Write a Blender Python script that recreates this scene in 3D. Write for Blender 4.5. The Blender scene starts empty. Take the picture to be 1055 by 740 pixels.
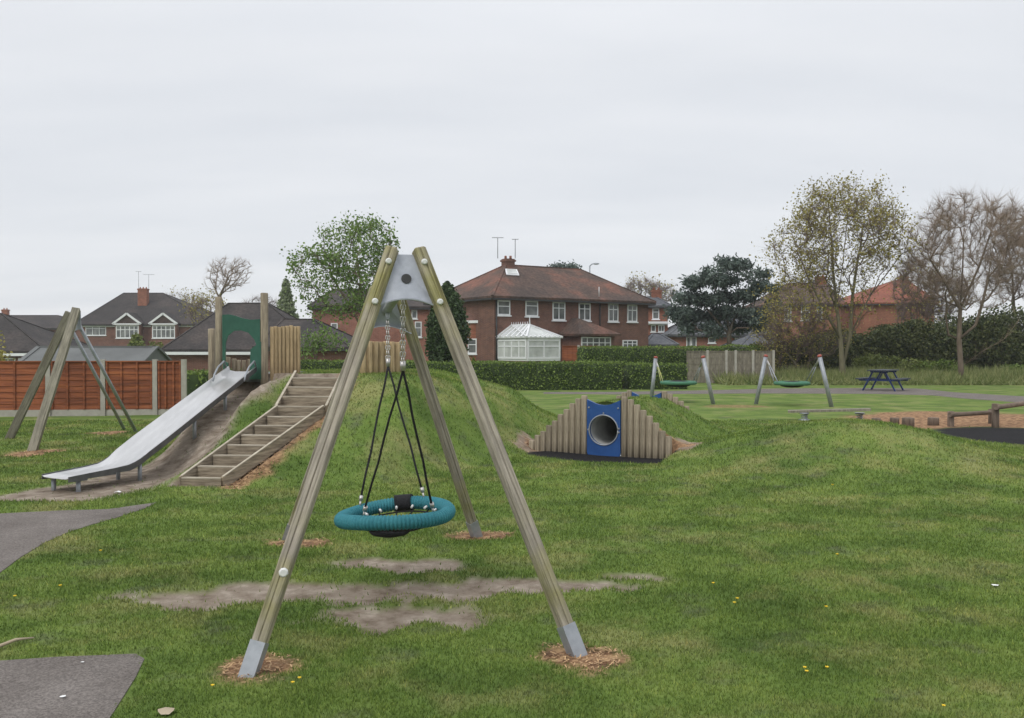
import bpy, math, random
import numpy as np
from mathutils import Vector, Matrix, Quaternion

# ---------------------------------------------------------------- camera, sky, sun, exposure
K = 1.2                      # metres per drawing unit
EYE = 1.7                    # eye height in drawing units
F, CX, HZ = 930.0, 527.5, 358.0
sc = bpy.context.scene
COL = sc.collection
cam_d = bpy.data.cameras.new('camera'); cam = bpy.data.objects.new('camera', cam_d); COL.objects.link(cam)
cam.location = (0, 0, EYE*K)
cam.rotation_euler = (math.radians(90) - math.atan((370-HZ)/F), 0, 0)
cam_d.sensor_width = 36; cam_d.lens = 36*F/1055; cam_d.clip_start = 0.05; cam_d.clip_end = 3000
sc.camera = cam

SUN_EL, SUN_AZ = math.radians(48), math.radians(215)     # high behind the camera's left, veiled
w = bpy.data.worlds.new('World'); sc.world = w; w.use_nodes = True
nt = w.node_tree; nt.nodes.clear()
def N(t, **kw):
    n = nt.nodes.new(t)
    for k, v in kw.items(): setattr(n, k, v)
    return n
out = N('ShaderNodeOutputWorld'); bg = N('ShaderNodeBackground'); bg.inputs[1].default_value = 0.1
sky = N('ShaderNodeTexSky'); sky.sky_type = 'NISHITA'; sky.sun_disc = False
sky.sun_elevation = SUN_EL; sky.sun_rotation = SUN_AZ
tc = N('ShaderNodeTexCoord'); sep = N('ShaderNodeSeparateXYZ')
nt.links.new(tc.outputs['Generated'], sep.inputs[0])
# cloud sheet: project the direction on a plane overhead so bands flatten toward the horizon
zc = N('ShaderNodeMath', operation='MAXIMUM'); zc.inputs[1].default_value = 0.0
nt.links.new(sep.outputs[2], zc.inputs[0])
za = N('ShaderNodeMath', operation='ADD'); za.inputs[1].default_value = 0.16; nt.links.new(zc.outputs[0], za.inputs[0])
dx = N('ShaderNodeMath', operation='DIVIDE'); dy = N('ShaderNodeMath', operation='DIVIDE')
nt.links.new(sep.outputs[0], dx.inputs[0]); nt.links.new(za.outputs[0], dx.inputs[1])
nt.links.new(sep.outputs[1], dy.inputs[0]); nt.links.new(za.outputs[0], dy.inputs[1])
cmb = N('ShaderNodeCombineXYZ'); nt.links.new(dx.outputs[0], cmb.inputs[0]); nt.links.new(dy.outputs[0], cmb.inputs[1])
mp = N('ShaderNodeMapping'); mp.inputs['Scale'].default_value = (0.55, 1.5, 1); mp.inputs['Rotation'].default_value = (0, 0, 0.12)
nt.links.new(cmb.outputs[0], mp.inputs[0])
nz = N('ShaderNodeTexNoise'); nz.inputs['Scale'].default_value = 1.3; nz.inputs['Detail'].default_value = 7; nz.inputs['Roughness'].default_value = 0.52
nt.links.new(mp.outputs[0], nz.inputs[0])
cr = N('ShaderNodeValToRGB')
cr.color_ramp.elements[0].position = 0.3; cr.color_ramp.elements[0].color = (0.572, 0.592, 0.624, 1)
cr.color_ramp.elements[1].position = 0.7; cr.color_ramp.elements[1].color = (0.65, 0.662, 0.684, 1)
nt.links.new(nz.outputs[0], cr.inputs[0])
# overcast: brighter overhead than near the horizon (outside the frame)
zr = N('ShaderNodeMapRange'); zr.inputs[1].default_value = 0.30; zr.inputs[2].default_value = 1.0
zr.inputs[3].default_value = 10.0; zr.inputs[4].default_value = 17.0
nt.links.new(sep.outputs[2], zr.inputs[0])
sc_ = N('ShaderNodeVectorMath', operation='SCALE'); nt.links.new(cr.outputs[0], sc_.inputs[0]); nt.links.new(zr.outputs[0], sc_.inputs[3])
mx = N('ShaderNodeMix', data_type='RGBA'); mx.inputs[0].default_value = 0.94
nt.links.new(sky.outputs[0], mx.inputs[6]); nt.links.new(sc_.outputs[0], mx.inputs[7])
nt.links.new(mx.outputs[2], bg.inputs[0]); nt.links.new(bg.outputs[0], out.inputs[0])

sd = bpy.data.lights.new('sun', 'SUN'); sd.energy = 0.9; sd.angle = math.radians(24); sd.color = (1, 0.96, 0.9)
so = bpy.data.objects.new('sun', sd); COL.objects.link(so)
sdir = Vector((math.sin(SUN_AZ)*math.cos(SUN_EL), math.cos(SUN_AZ)*math.cos(SUN_EL), math.sin(SUN_EL)))
so.rotation_euler = sdir.to_track_quat('Z', 'Y').to_euler(); so.location = (0, 0, 60)
sc.view_settings.view_transform = 'Standard'; sc.view_settings.look = 'None'
sc.view_settings.gamma = 1; sc.view_settings.use_curve_mapping = False
sc.view_settings.exposure = 0.44
try:
    sc.cycles.max_bounces = 6; sc.cycles.transparent_max_bounces = 6; sc.cycles.use_denoising = True
except Exception: pass

# ---------------------------------------------------------------- helpers
rng = random.Random(7); R = np.random.default_rng(11)
def at(px, py, y):           # point at depth y seen at a pixel of the photograph
    return Vector(((px-CX)/F*y, y, EYE+(HZ-py)/F*y))
def gp(px, py):              # point on the flat ground
    y = EYE*F/(py-HZ); return Vector(((px-CX)/F*y, y, 0))
def V(*a): return Vector(a)

LOC = {}                     # world base of each top-level thing, drawing units
def tag(o, label=None, cat=None, group=None, kind=None):
    if label: o['label'] = label
    if cat: o['category'] = cat
    if group: o['group'] = group
    if kind: o['kind'] = kind
    return o
def thing(name, label, cat, loc=(0, 0, 0), rz=0, group=None):
    o = bpy.data.objects.new(name, None); COL.objects.link(o); o.empty_display_size = 0.2
    o.location = Vector(loc)*K; o.rotation_euler = (0, 0, rz)
    LOC[o.name] = Vector(loc)
    return tag(o, label, cat, group)
def rootloc(p):
    while p.parent: p = p.parent
    return LOC[p.name]

class MB:
    def __init__(s): s.v = []; s.f = []; s.m = []; s.mi = 0; s.sm = []; s.smooth = False
    def add(s, vs, fs):
        b = len(s.v); s.v += [tuple(p) for p in vs]
        for f in fs: s.f.append(tuple(b+i for i in f)); s.m.append(s.mi); s.sm.append(s.smooth)
    def box(s, c, d, rz=0, M=None):
        c = Vector(c); hx, hy, hz = d[0]/2, d[1]/2, d[2]/2
        q = M if M else Matrix.Rotation(rz, 3, 'Z')
        vs = [c + q @ Vector((x*hx, y*hy, z*hz)) for z in (-1, 1) for x, y in ((-1, -1), (1, -1), (1, 1), (-1, 1))]
        s.add(vs, [(3, 2, 1, 0), (4, 5, 6, 7), (0, 1, 5, 4), (1, 2, 6, 5), (2, 3, 7, 6), (3, 0, 4, 7)])
    def bar(s, a, b, wd, h, side=None):
        a, b = Vector(a), Vector(b); d = (b-a); L = d.length; d.normalize()
        side = Vector(side) if side is not None else (d.cross(Vector((0, 0, 1))) if abs(d.z) < .99 else Vector((1, 0, 0)))
        side = (side - d*side.dot(d)).normalized(); up = side.cross(d)
        s.box((a+b)/2, (wd, L, h), M=Matrix((side, d, up)).transposed())
    def tube(s, pts, rs, n=8, cap=True):
        pts = [Vector(p) for p in pts]
        if not hasattr(rs, '__len__'): rs = [rs]*len(pts)
        base = len(s.v); prev = None
        for i, p in enumerate(pts):
            t = (pts[min(i+1, len(pts)-1)] - pts[max(i-1, 0)])
            if t.length < 1e-9: t = Vector((0, 0, 1))
            t.normalize()
            if prev is None: u = t.cross(Vector((0.3, 0.1, 1)) if abs(t.z) < .9 else Vector((1, 0, 0)))
            else: u = prev - t*prev.dot(t)
            if u.length < 1e-6: u = t.orthogonal()
            u.normalize(); prev = u; v = t.cross(u)
            for k in range(n):
                a = 2*math.pi*k/n; s.v.append(tuple(p + (u*math.cos(a)+v*math.sin(a))*rs[i]))
        for i in range(len(pts)-1):
            for k in range(n):
                k2 = (k+1) % n
                s.f.append((base+i*n+k, base+i*n+k2, base+(i+1)*n+k2, base+(i+1)*n+k)); s.m.append(s.mi); s.sm.append(True)
        if cap:
            s.f.append(tuple(base+k for k in reversed(range(n)))); s.m.append(s.mi); s.sm.append(False)
            e = base+(len(pts)-1)*n
            s.f.append(tuple(e+k for k in range(n))); s.m.append(s.mi); s.sm.append(False)
    def prism(s, poly, off):  # poly: 3D points in a plane, extruded by vector off
        poly = [Vector(p) for p in poly]; off = Vector(off); n = len(poly)
        s.add(poly + [p+off for p in poly], [tuple(reversed(range(n))), tuple(range(n, 2*n))] +
              [(i, (i+1) % n, n+(i+1) % n, n+i) for i in range(n)])
    def ball(s, c, r, nu=8, nv=5, sx=1, sy=1, sz=1):
        c = Vector(c); vs = [c+Vector((0, 0, -r*sz))]
        for j in range(1, nv):
            ph = -math.pi/2+math.pi*j/nv
            for i in range(nu):
                a = 2*math.pi*i/nu
                vs.append(c+Vector((r*sx*math.cos(ph)*math.cos(a), r*sy*math.cos(ph)*math.sin(a), r*sz*math.sin(ph))))
        vs.append(c+Vector((0, 0, r*sz))); fs = []
        for i in range(nu): fs.append((0, 1+(i+1) % nu, 1+i))
        for j in range(nv-2):
            for i in range(nu):
                a = 1+j*nu; i2 = (i+1) % nu; fs.append((a+i, a+i2, a+nu+i2, a+nu+i))
        e = 1+(nv-2)*nu
        for i in range(nu): fs.append((e+i, e+(i+1) % nu, len(vs)-1))
        o = s.smooth; s.smooth = True; s.add(vs, fs); s.smooth = o
    def build(s, name, mats, parent=None, base=None, local=False):
        me = bpy.data.meshes.new(name)
        off = Vector((0, 0, 0))
        if parent is not None and not local: off = rootloc(parent)
        elif base is not None: off = Vector(base)
        a = (np.array(s.v, dtype=float) - np.array(off))*K
        me.from_pydata(a.tolist(), [], s.f)
        for m in (mats if isinstance(mats, (list, tuple)) else [mats]): me.materials.append(m)
        me.polygons.foreach_set('material_index', s.m); me.polygons.foreach_set('use_smooth', s.sm)
        me.update()
        o = bpy.data.objects.new(name, me); COL.objects.link(o)
        if parent is not None: o.parent = parent
        elif base is not None: o.location = off*K; LOC[o.name] = off
        else: LOC[o.name] = off
        return o

def axial(name, a, b, mat, parent, fn, roll=0):
    """a part made along its own z axis from a to b (so that the grain follows it); fn(mb, length) draws it"""
    a, b = Vector(a), Vector(b); d = b-a; mb = MB(); fn(mb, d.length)
    o = mb.build(name, mat, parent, local=True)
    o.location = (a-rootloc(parent))*K
    q = d.to_track_quat('Z', 'Y') @ Quaternion((0, 0, 1), roll); o.rotation_euler = q.to_euler()
    if parent.parent is not None:      # the parent part has a frame of its own
        m = parent.matrix_basis.inverted() @ (Matrix.Translation(o.location) @ q.to_matrix().to_4x4())
        o.location = m.to_translation(); o.rotation_euler = m.to_euler()
    return o
def log_fn(r, n=12, top=1.0):
    def fn(mb, L):
        mb.tube([(0, 0, 0), (0, 0, L*.5), (0, 0, L-.012), (0, 0, L)], [r*1.02, r*1.0, r*top, r*top*.86], n)
    return fn

# ---------------------------------------------------------------- materials
def ramp(nt, stops):
    r = nt.nodes.new('ShaderNodeValToRGB'); e = r.color_ramp.elements
    e[0].position, e[0].color = stops[0][0], (*stops[0][1], 1)
    e[1].position, e[1].color = stops[-1][0], (*stops[-1][1], 1)
    for p, c in stops[1:-1]:
        x = e.new(p); x.color = (*c, 1)
    return r
def mat(name, c1, c2=None, scale=3, rough=.8, metal=0, stretch=(1, 1, 1), bump=0, bscale=None, c3=None, detail=6, speck=0, rnd=0, spec=.3, c3pos=None, contrast=.22):
    m = bpy.data.materials.new(name); m.use_nodes = True; nt = m.node_tree
    b = nt.nodes['Principled BSDF']; b.inputs['Roughness'].default_value = rough; b.inputs['Metallic'].default_value = metal
    b.inputs['Specular IOR Level'].default_value = spec
    if c2 is None: c2 = tuple(x*.75 for x in c1)
    tc = nt.nodes.new('ShaderNodeTexCoord'); mp = nt.nodes.new('ShaderNodeMapping'); mp.inputs['Scale'].default_value = stretch
    nt.links.new(tc.outputs['Object'], mp.inputs[0])
    n = nt.nodes.new('ShaderNodeTexNoise'); n.inputs['Scale'].default_value = scale; n.inputs['Detail'].default_value = detail; n.inputs['Roughness'].default_value = .6
    nt.links.new(mp.outputs[0], n.inputs[0])
    st = [(.5-contrast, c1), (.5+contrast, c2)]
    if c3: st = [(.5-contrast, c1), (.5, c3), (.5+contrast, c2)]
    r = ramp(nt, st); nt.links.new(n.outputs[0], r.inputs[0]); col = r.outputs[0]
    if speck:
        n4 = nt.nodes.new('ShaderNodeTexNoise'); n4.inputs['Scale'].default_value = 70; n4.inputs['Detail'].default_value = 4; nt.links.new(tc.outputs['Object'], n4.inputs[0])
        m4 = nt.nodes.new('ShaderNodeMapRange'); m4.inputs[1].default_value = .35; m4.inputs[2].default_value = .65; m4.inputs[3].default_value = 1-speck; m4.inputs[4].default_value = 1+speck; nt.links.new(n4.outputs[0], m4.inputs[0])
        v4 = nt.nodes.new('ShaderNodeVectorMath'); v4.operation = 'SCALE'; nt.links.new(col, v4.inputs[0]); nt.links.new(m4.outputs[0], v4.inputs[3]); col = v4.outputs[0]
    if rnd:
        oi = nt.nodes.new('ShaderNodeObjectInfo'); mr = nt.nodes.new('ShaderNodeMapRange')
        mr.inputs[3].default_value = 1-rnd; mr.inputs[4].default_value = 1+rnd; nt.links.new(oi.outputs['Random'], mr.inputs[0])
        vm = nt.nodes.new('ShaderNodeVectorMath'); vm.operation = 'SCALE'; nt.links.new(col, vm.inputs[0]); nt.links.new(mr.outputs[0], vm.inputs[3]); col = vm.outputs[0]
    nt.links.new(col, b.inputs['Base Color'])
    if bump:
        n2 = nt.nodes.new('ShaderNodeTexNoise'); n2.inputs['Scale'].default_value = bscale or scale*4; n2.inputs['Detail'].default_value = 5
        nt.links.new(mp.outputs[0], n2.inputs[0]); bp = nt.nodes.new('ShaderNodeBump'); bp.inputs['Strength'].default_value = bump; bp.inputs['Distance'].default_value = .02
        nt.links.new(n2.outputs[0], bp.inputs['Height']); nt.links.new(bp.outputs[0], b.inputs['Normal'])
    m['_c'] = 1
    return m
def brick(name, a, b_, mortar, stain=(.5, .45, .4)):
    m = bpy.data.materials.new(name); m.use_nodes = True; nt = m.node_tree; L = nt.links.new
    b = nt.nodes['Principled BSDF']; b.inputs['Roughness'].default_value = .9; b.inputs['Specular IOR Level'].default_value = .2
    tc = nt.nodes.new('ShaderNodeTexCoord'); sp = nt.nodes.new('ShaderNodeSeparateXYZ'); L(tc.outputs['Object'], sp.inputs[0])
    ad = nt.nodes.new('ShaderNodeMath'); ad.operation = 'ADD'; 
    m1 = nt.nodes.new('ShaderNodeMath'); m1.operation = 'MULTIPLY'; m1.inputs[1].default_value = .75; m2 = nt.nodes.new('ShaderNodeMath'); m2.operation = 'MULTIPLY'; m2.inputs[1].default_value = 1.1
    L(sp.outputs[0], m1.inputs[0]); L(sp.outputs[1], m2.inputs[0]); L(m1.outputs[0], ad.inputs[0]); L(m2.outputs[0], ad.inputs[1])
    cb = nt.nodes.new('ShaderNodeCombineXYZ'); L(ad.outputs[0], cb.inputs[0]); L(sp.outputs[2], cb.inputs[1])
    br = nt.nodes.new('ShaderNodeTexBrick'); L(cb.outputs[0], br.inputs[0]); br.inputs['Scale'].default_value = 1
    br.inputs['Brick Width'].default_value = .225; br.inputs['Row Height'].default_value = .075; br.inputs['Mortar Size'].default_value = .008
    br.inputs['Color1'].default_value = (*a, 1); br.inputs['Color2'].default_value = (*b_, 1); br.inputs['Mortar'].default_value = (*mortar, 1)
    n = nt.nodes.new('ShaderNodeTexNoise'); n.inputs['Scale'].default_value = .9; n.inputs['Detail'].default_value = 8; n.inputs['Roughness'].default_value = .7; L(tc.outputs['Object'], n.inputs[0])
    mr = nt.nodes.new('ShaderNodeMapRange'); mr.inputs[1].default_value = .3; mr.inputs[2].default_value = .7; mr.inputs[3].default_value = .72; mr.inputs[4].default_value = 1.25; L(n.outputs[0], mr.inputs[0])
    vm = nt.nodes.new('ShaderNodeVectorMath'); vm.operation = 'SCALE'; L(br.outputs[0], vm.inputs[0]); L(mr.outputs[0], vm.inputs[3])
    L(vm.outputs[0], b.inputs['Base Color'])
    bp = nt.nodes.new('ShaderNodeBump'); bp.inputs['Strength'].default_value = .5; bp.inputs['Distance'].default_value = .01; L(br.outputs[1], bp.inputs['Height']); bp.invert = True
    L(bp.outputs[0], b.inputs['Normal'])
    return m
def tiles(name, a, b_, c, row=.12):
    m = bpy.data.materials.new(name); m.use_nodes = True; nt = m.node_tree; L = nt.links.new
    b = nt.nodes['Principled BSDF']; b.inputs['Roughness'].default_value = .85; b.inputs['Specular IOR Level'].default_value = .25
    tc = nt.nodes.new('ShaderNodeTexCoord')
    n = nt.nodes.new('ShaderNodeTexNoise'); n.inputs['Scale'].default_value = .38; n.inputs['Detail'].default_value = 9; n.inputs['Roughness'].default_value = .62; L(tc.outputs['Object'], n.inputs[0])
    r = ramp(nt, [(.34, a), (.5, b_), (.66, c)]); L(n.outputs[0], r.inputs[0])
    sp = nt.nodes.new('ShaderNodeSeparateXYZ'); L(tc.outputs['Object'], sp.inputs[0])
    md = nt.nodes.new('ShaderNodeMath'); md.operation = 'FRACT'; mu = nt.nodes.new('ShaderNodeMath'); mu.operation = 'MULTIPLY'; mu.inputs[1].default_value = 1/row
    L(sp.outputs[2], mu.inputs[0]); L(mu.outputs[0], md.inputs[0])
    n2 = nt.nodes.new('ShaderNodeTexNoise'); n2.inputs['Scale'].default_value = 5; n2.inputs['Detail'].default_value = 3; L(tc.outputs['Object'], n2.inputs[0])
    mr = nt.nodes.new('ShaderNodeMapRange'); mr.inputs[1].default_value = .3; mr.inputs[2].default_value = .7; mr.inputs[3].default_value = .7; mr.inputs[4].default_value = 1.3; L(n2.outputs[0], mr.inputs[0])
    vm = nt.nodes.new('ShaderNodeVectorMath'); vm.operation = 'SCALE'; L(r.outputs[0], vm.inputs[0]); L(mr.outputs[0], vm.inputs[3]); L(vm.outputs[0], b.inputs['Base Color'])
    bp = nt.nodes.new('ShaderNodeBump'); bp.inputs['Strength'].default_value = .6; bp.inputs['Distance'].default_value = .03; L(md.outputs[0], bp.inputs['Height']); L(bp.outputs[0], b.inputs['Normal'])
    return m
def timber(name, base, dark, green=None, gtop=None, rnd=.12):
    """weathered timber, grain along local z; algae tint toward the ends where rain sits"""
    m = bpy.data.materials.new(name); m.use_nodes = True; nt = m.node_tree; L = nt.links.new
    b = nt.nodes['Principled BSDF']; b.inputs['Roughness'].default_value = .85; b.inputs['Specular IOR Level'].default_value = .2
    tc = nt.nodes.new('ShaderNodeTexCoord'); mp = nt.nodes.new('ShaderNodeMapping'); mp.inputs['Scale'].default_value = (30, 30, 1.1); L(tc.outputs['Object'], mp.inputs[0])
    n = nt.nodes.new('ShaderNodeTexNoise'); n.inputs['Scale'].default_value = 1.6; n.inputs['Detail'].default_value = 6; n.inputs['Roughness'].default_value = .65; L(mp.outputs[0], n.inputs[0])
    r = ramp(nt, [(.3, dark), (.48, base), (.72, tuple(min(1, x*1.3) for x in base))]); L(n.outputs[0], r.inputs[0]); col = r.outputs[0]
    mb_ = nt.nodes.new('ShaderNodeMapping'); mb_.inputs['Scale'].default_value = (6, 6, 1.6); L(tc.outputs['Object'], mb_.inputs[0])
    nb_ = nt.nodes.new('ShaderNodeTexNoise'); nb_.inputs['Scale'].default_value = 1.3; nb_.inputs['Detail'].default_value = 8; nb_.inputs['Roughness'].default_value = .68; L(mb_.outputs[0], nb_.inputs[0])
    rb_ = nt.nodes.new('ShaderNodeMapRange'); rb_.inputs[1].default_value = .32; rb_.inputs[2].default_value = .68; rb_.inputs[3].default_value = .68; rb_.inputs[4].default_value = 1.3; L(nb_.outputs[0], rb_.inputs[0])
    vb_ = nt.nodes.new('ShaderNodeVectorMath'); vb_.operation = 'SCALE'; L(col, vb_.inputs[0]); L(rb_.outputs[0], vb_.inputs[3]); col = vb_.outputs[0]
    if green:
        n3 = nt.nodes.new('ShaderNodeTexNoise'); n3.inputs['Scale'].default_value = 2.2; n3.inputs['Detail'].default_value = 5; L(tc.outputs['Object'], n3.inputs[0])
        sg = nt.nodes.new('ShaderNodeSeparateXYZ'); L(tc.outputs['Generated'], sg.inputs[0])
        gr = ramp(nt, gtop); L(sg.outputs[2], gr.inputs[0])
        mu = nt.nodes.new('ShaderNodeMath'); mu.operation = 'MULTIPLY'; mr = nt.nodes.new('ShaderNodeMapRange'); mr.inputs[1].default_value = .35; mr.inputs[2].default_value = .6; L(n3.outputs[0], mr.inputs[0])
        L(gr.outputs[0], mu.inputs[0]); L(mr.outputs[0], mu.inputs[1])
        mx = nt.nodes.new('ShaderNodeMix'); mx.data_type = 'RGBA'; mx.blend_type = 'MIX'; L(mu.outputs[0], mx.inputs[0]); L(col, mx.inputs[6])
        gm = nt.nodes.new('ShaderNodeMix'); gm.data_type = 'RGBA'; gm.blend_type = 'MULTIPLY'; gm.inputs[0].default_value = 1; L(col, gm.inputs[6]); gm.inputs[7].default_value = (*green, 1)
        L(gm.outputs[2], mx.inputs[7]); col = mx.outputs[2]
    oi = nt.nodes.new('ShaderNodeObjectInfo'); mr2 = nt.nodes.new('ShaderNodeMapRange'); mr2.inputs[3].default_value = 1-rnd; mr2.inputs[4].default_value = 1+rnd; L(oi.outputs['Random'], mr2.inputs[0])
    vm = nt.nodes.new('ShaderNodeVectorMath'); vm.operation = 'SCALE'; L(col, vm.inputs[0]); L(mr2.outputs[0], vm.inputs[3]); L(vm.outputs[0], b.inputs['Base Color'])
    bp = nt.nodes.new('ShaderNodeBump'); bp.inputs['Strength'].default_value = .5; bp.inputs['Distance'].default_value = .006; L(n.outputs[0], bp.inputs['Height']); L(bp.outputs[0], b.inputs['Normal'])
    return m
def leafmat(name, c1, c2, c3=None, scale=1.2, trans=.25, rough=.6):
    m = bpy.data.materials.new(name); m.use_nodes = True; nt = m.node_tree; L = nt.links.new
    b = nt.nodes['Principled BSDF']; b.inputs['Roughness'].default_value = rough; b.inputs['Specular IOR Level'].default_value = .25
    ge = nt.nodes.new('ShaderNodeNewGeometry'); r = ramp(nt, [(0, c1), (.5, c3 or tuple((x+y)/2 for x, y in zip(c1, c2))), (1, c2)])
    tc = nt.nodes.new('ShaderNodeTexCoord'); n = nt.nodes.new('ShaderNodeTexNoise'); n.inputs['Scale'].default_value = scale; n.inputs['Detail'].default_value = 3; L(tc.outputs['Object'], n.inputs[0])
    mr = nt.nodes.new('ShaderNodeMapRange'); mr.inputs[1].default_value = .3; mr.inputs[2].default_value = .7; mr.inputs[3].default_value = -.25; mr.inputs[4].default_value = .35; L(n.outputs[0], mr.inputs[0])
    ad = nt.nodes.new('ShaderNodeMath'); ad.operation = 'ADD'; L(ge.outputs['Random Per Island'], ad.inputs[0]); L(mr.outputs[0], ad.inputs[1]); L(ad.outputs[0], r.inputs[0])
    L(r.outputs[0], b.inputs['Base Color'])
    if trans:
        tr = nt.nodes.new('ShaderNodeBsdfTranslucent'); L(r.outputs[0], tr.inputs[0]); ms = nt.nodes.new('ShaderNodeMixShader'); ms.inputs[0].default_value = trans
        o = nt.nodes['Material Output']; L(b.outputs[0], ms.inputs[1]); L(tr.outputs[0], ms.inputs[2]); L(ms.outputs[0], o.inputs[0])
    return m
ALG = (.72, .76, .3)
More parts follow.
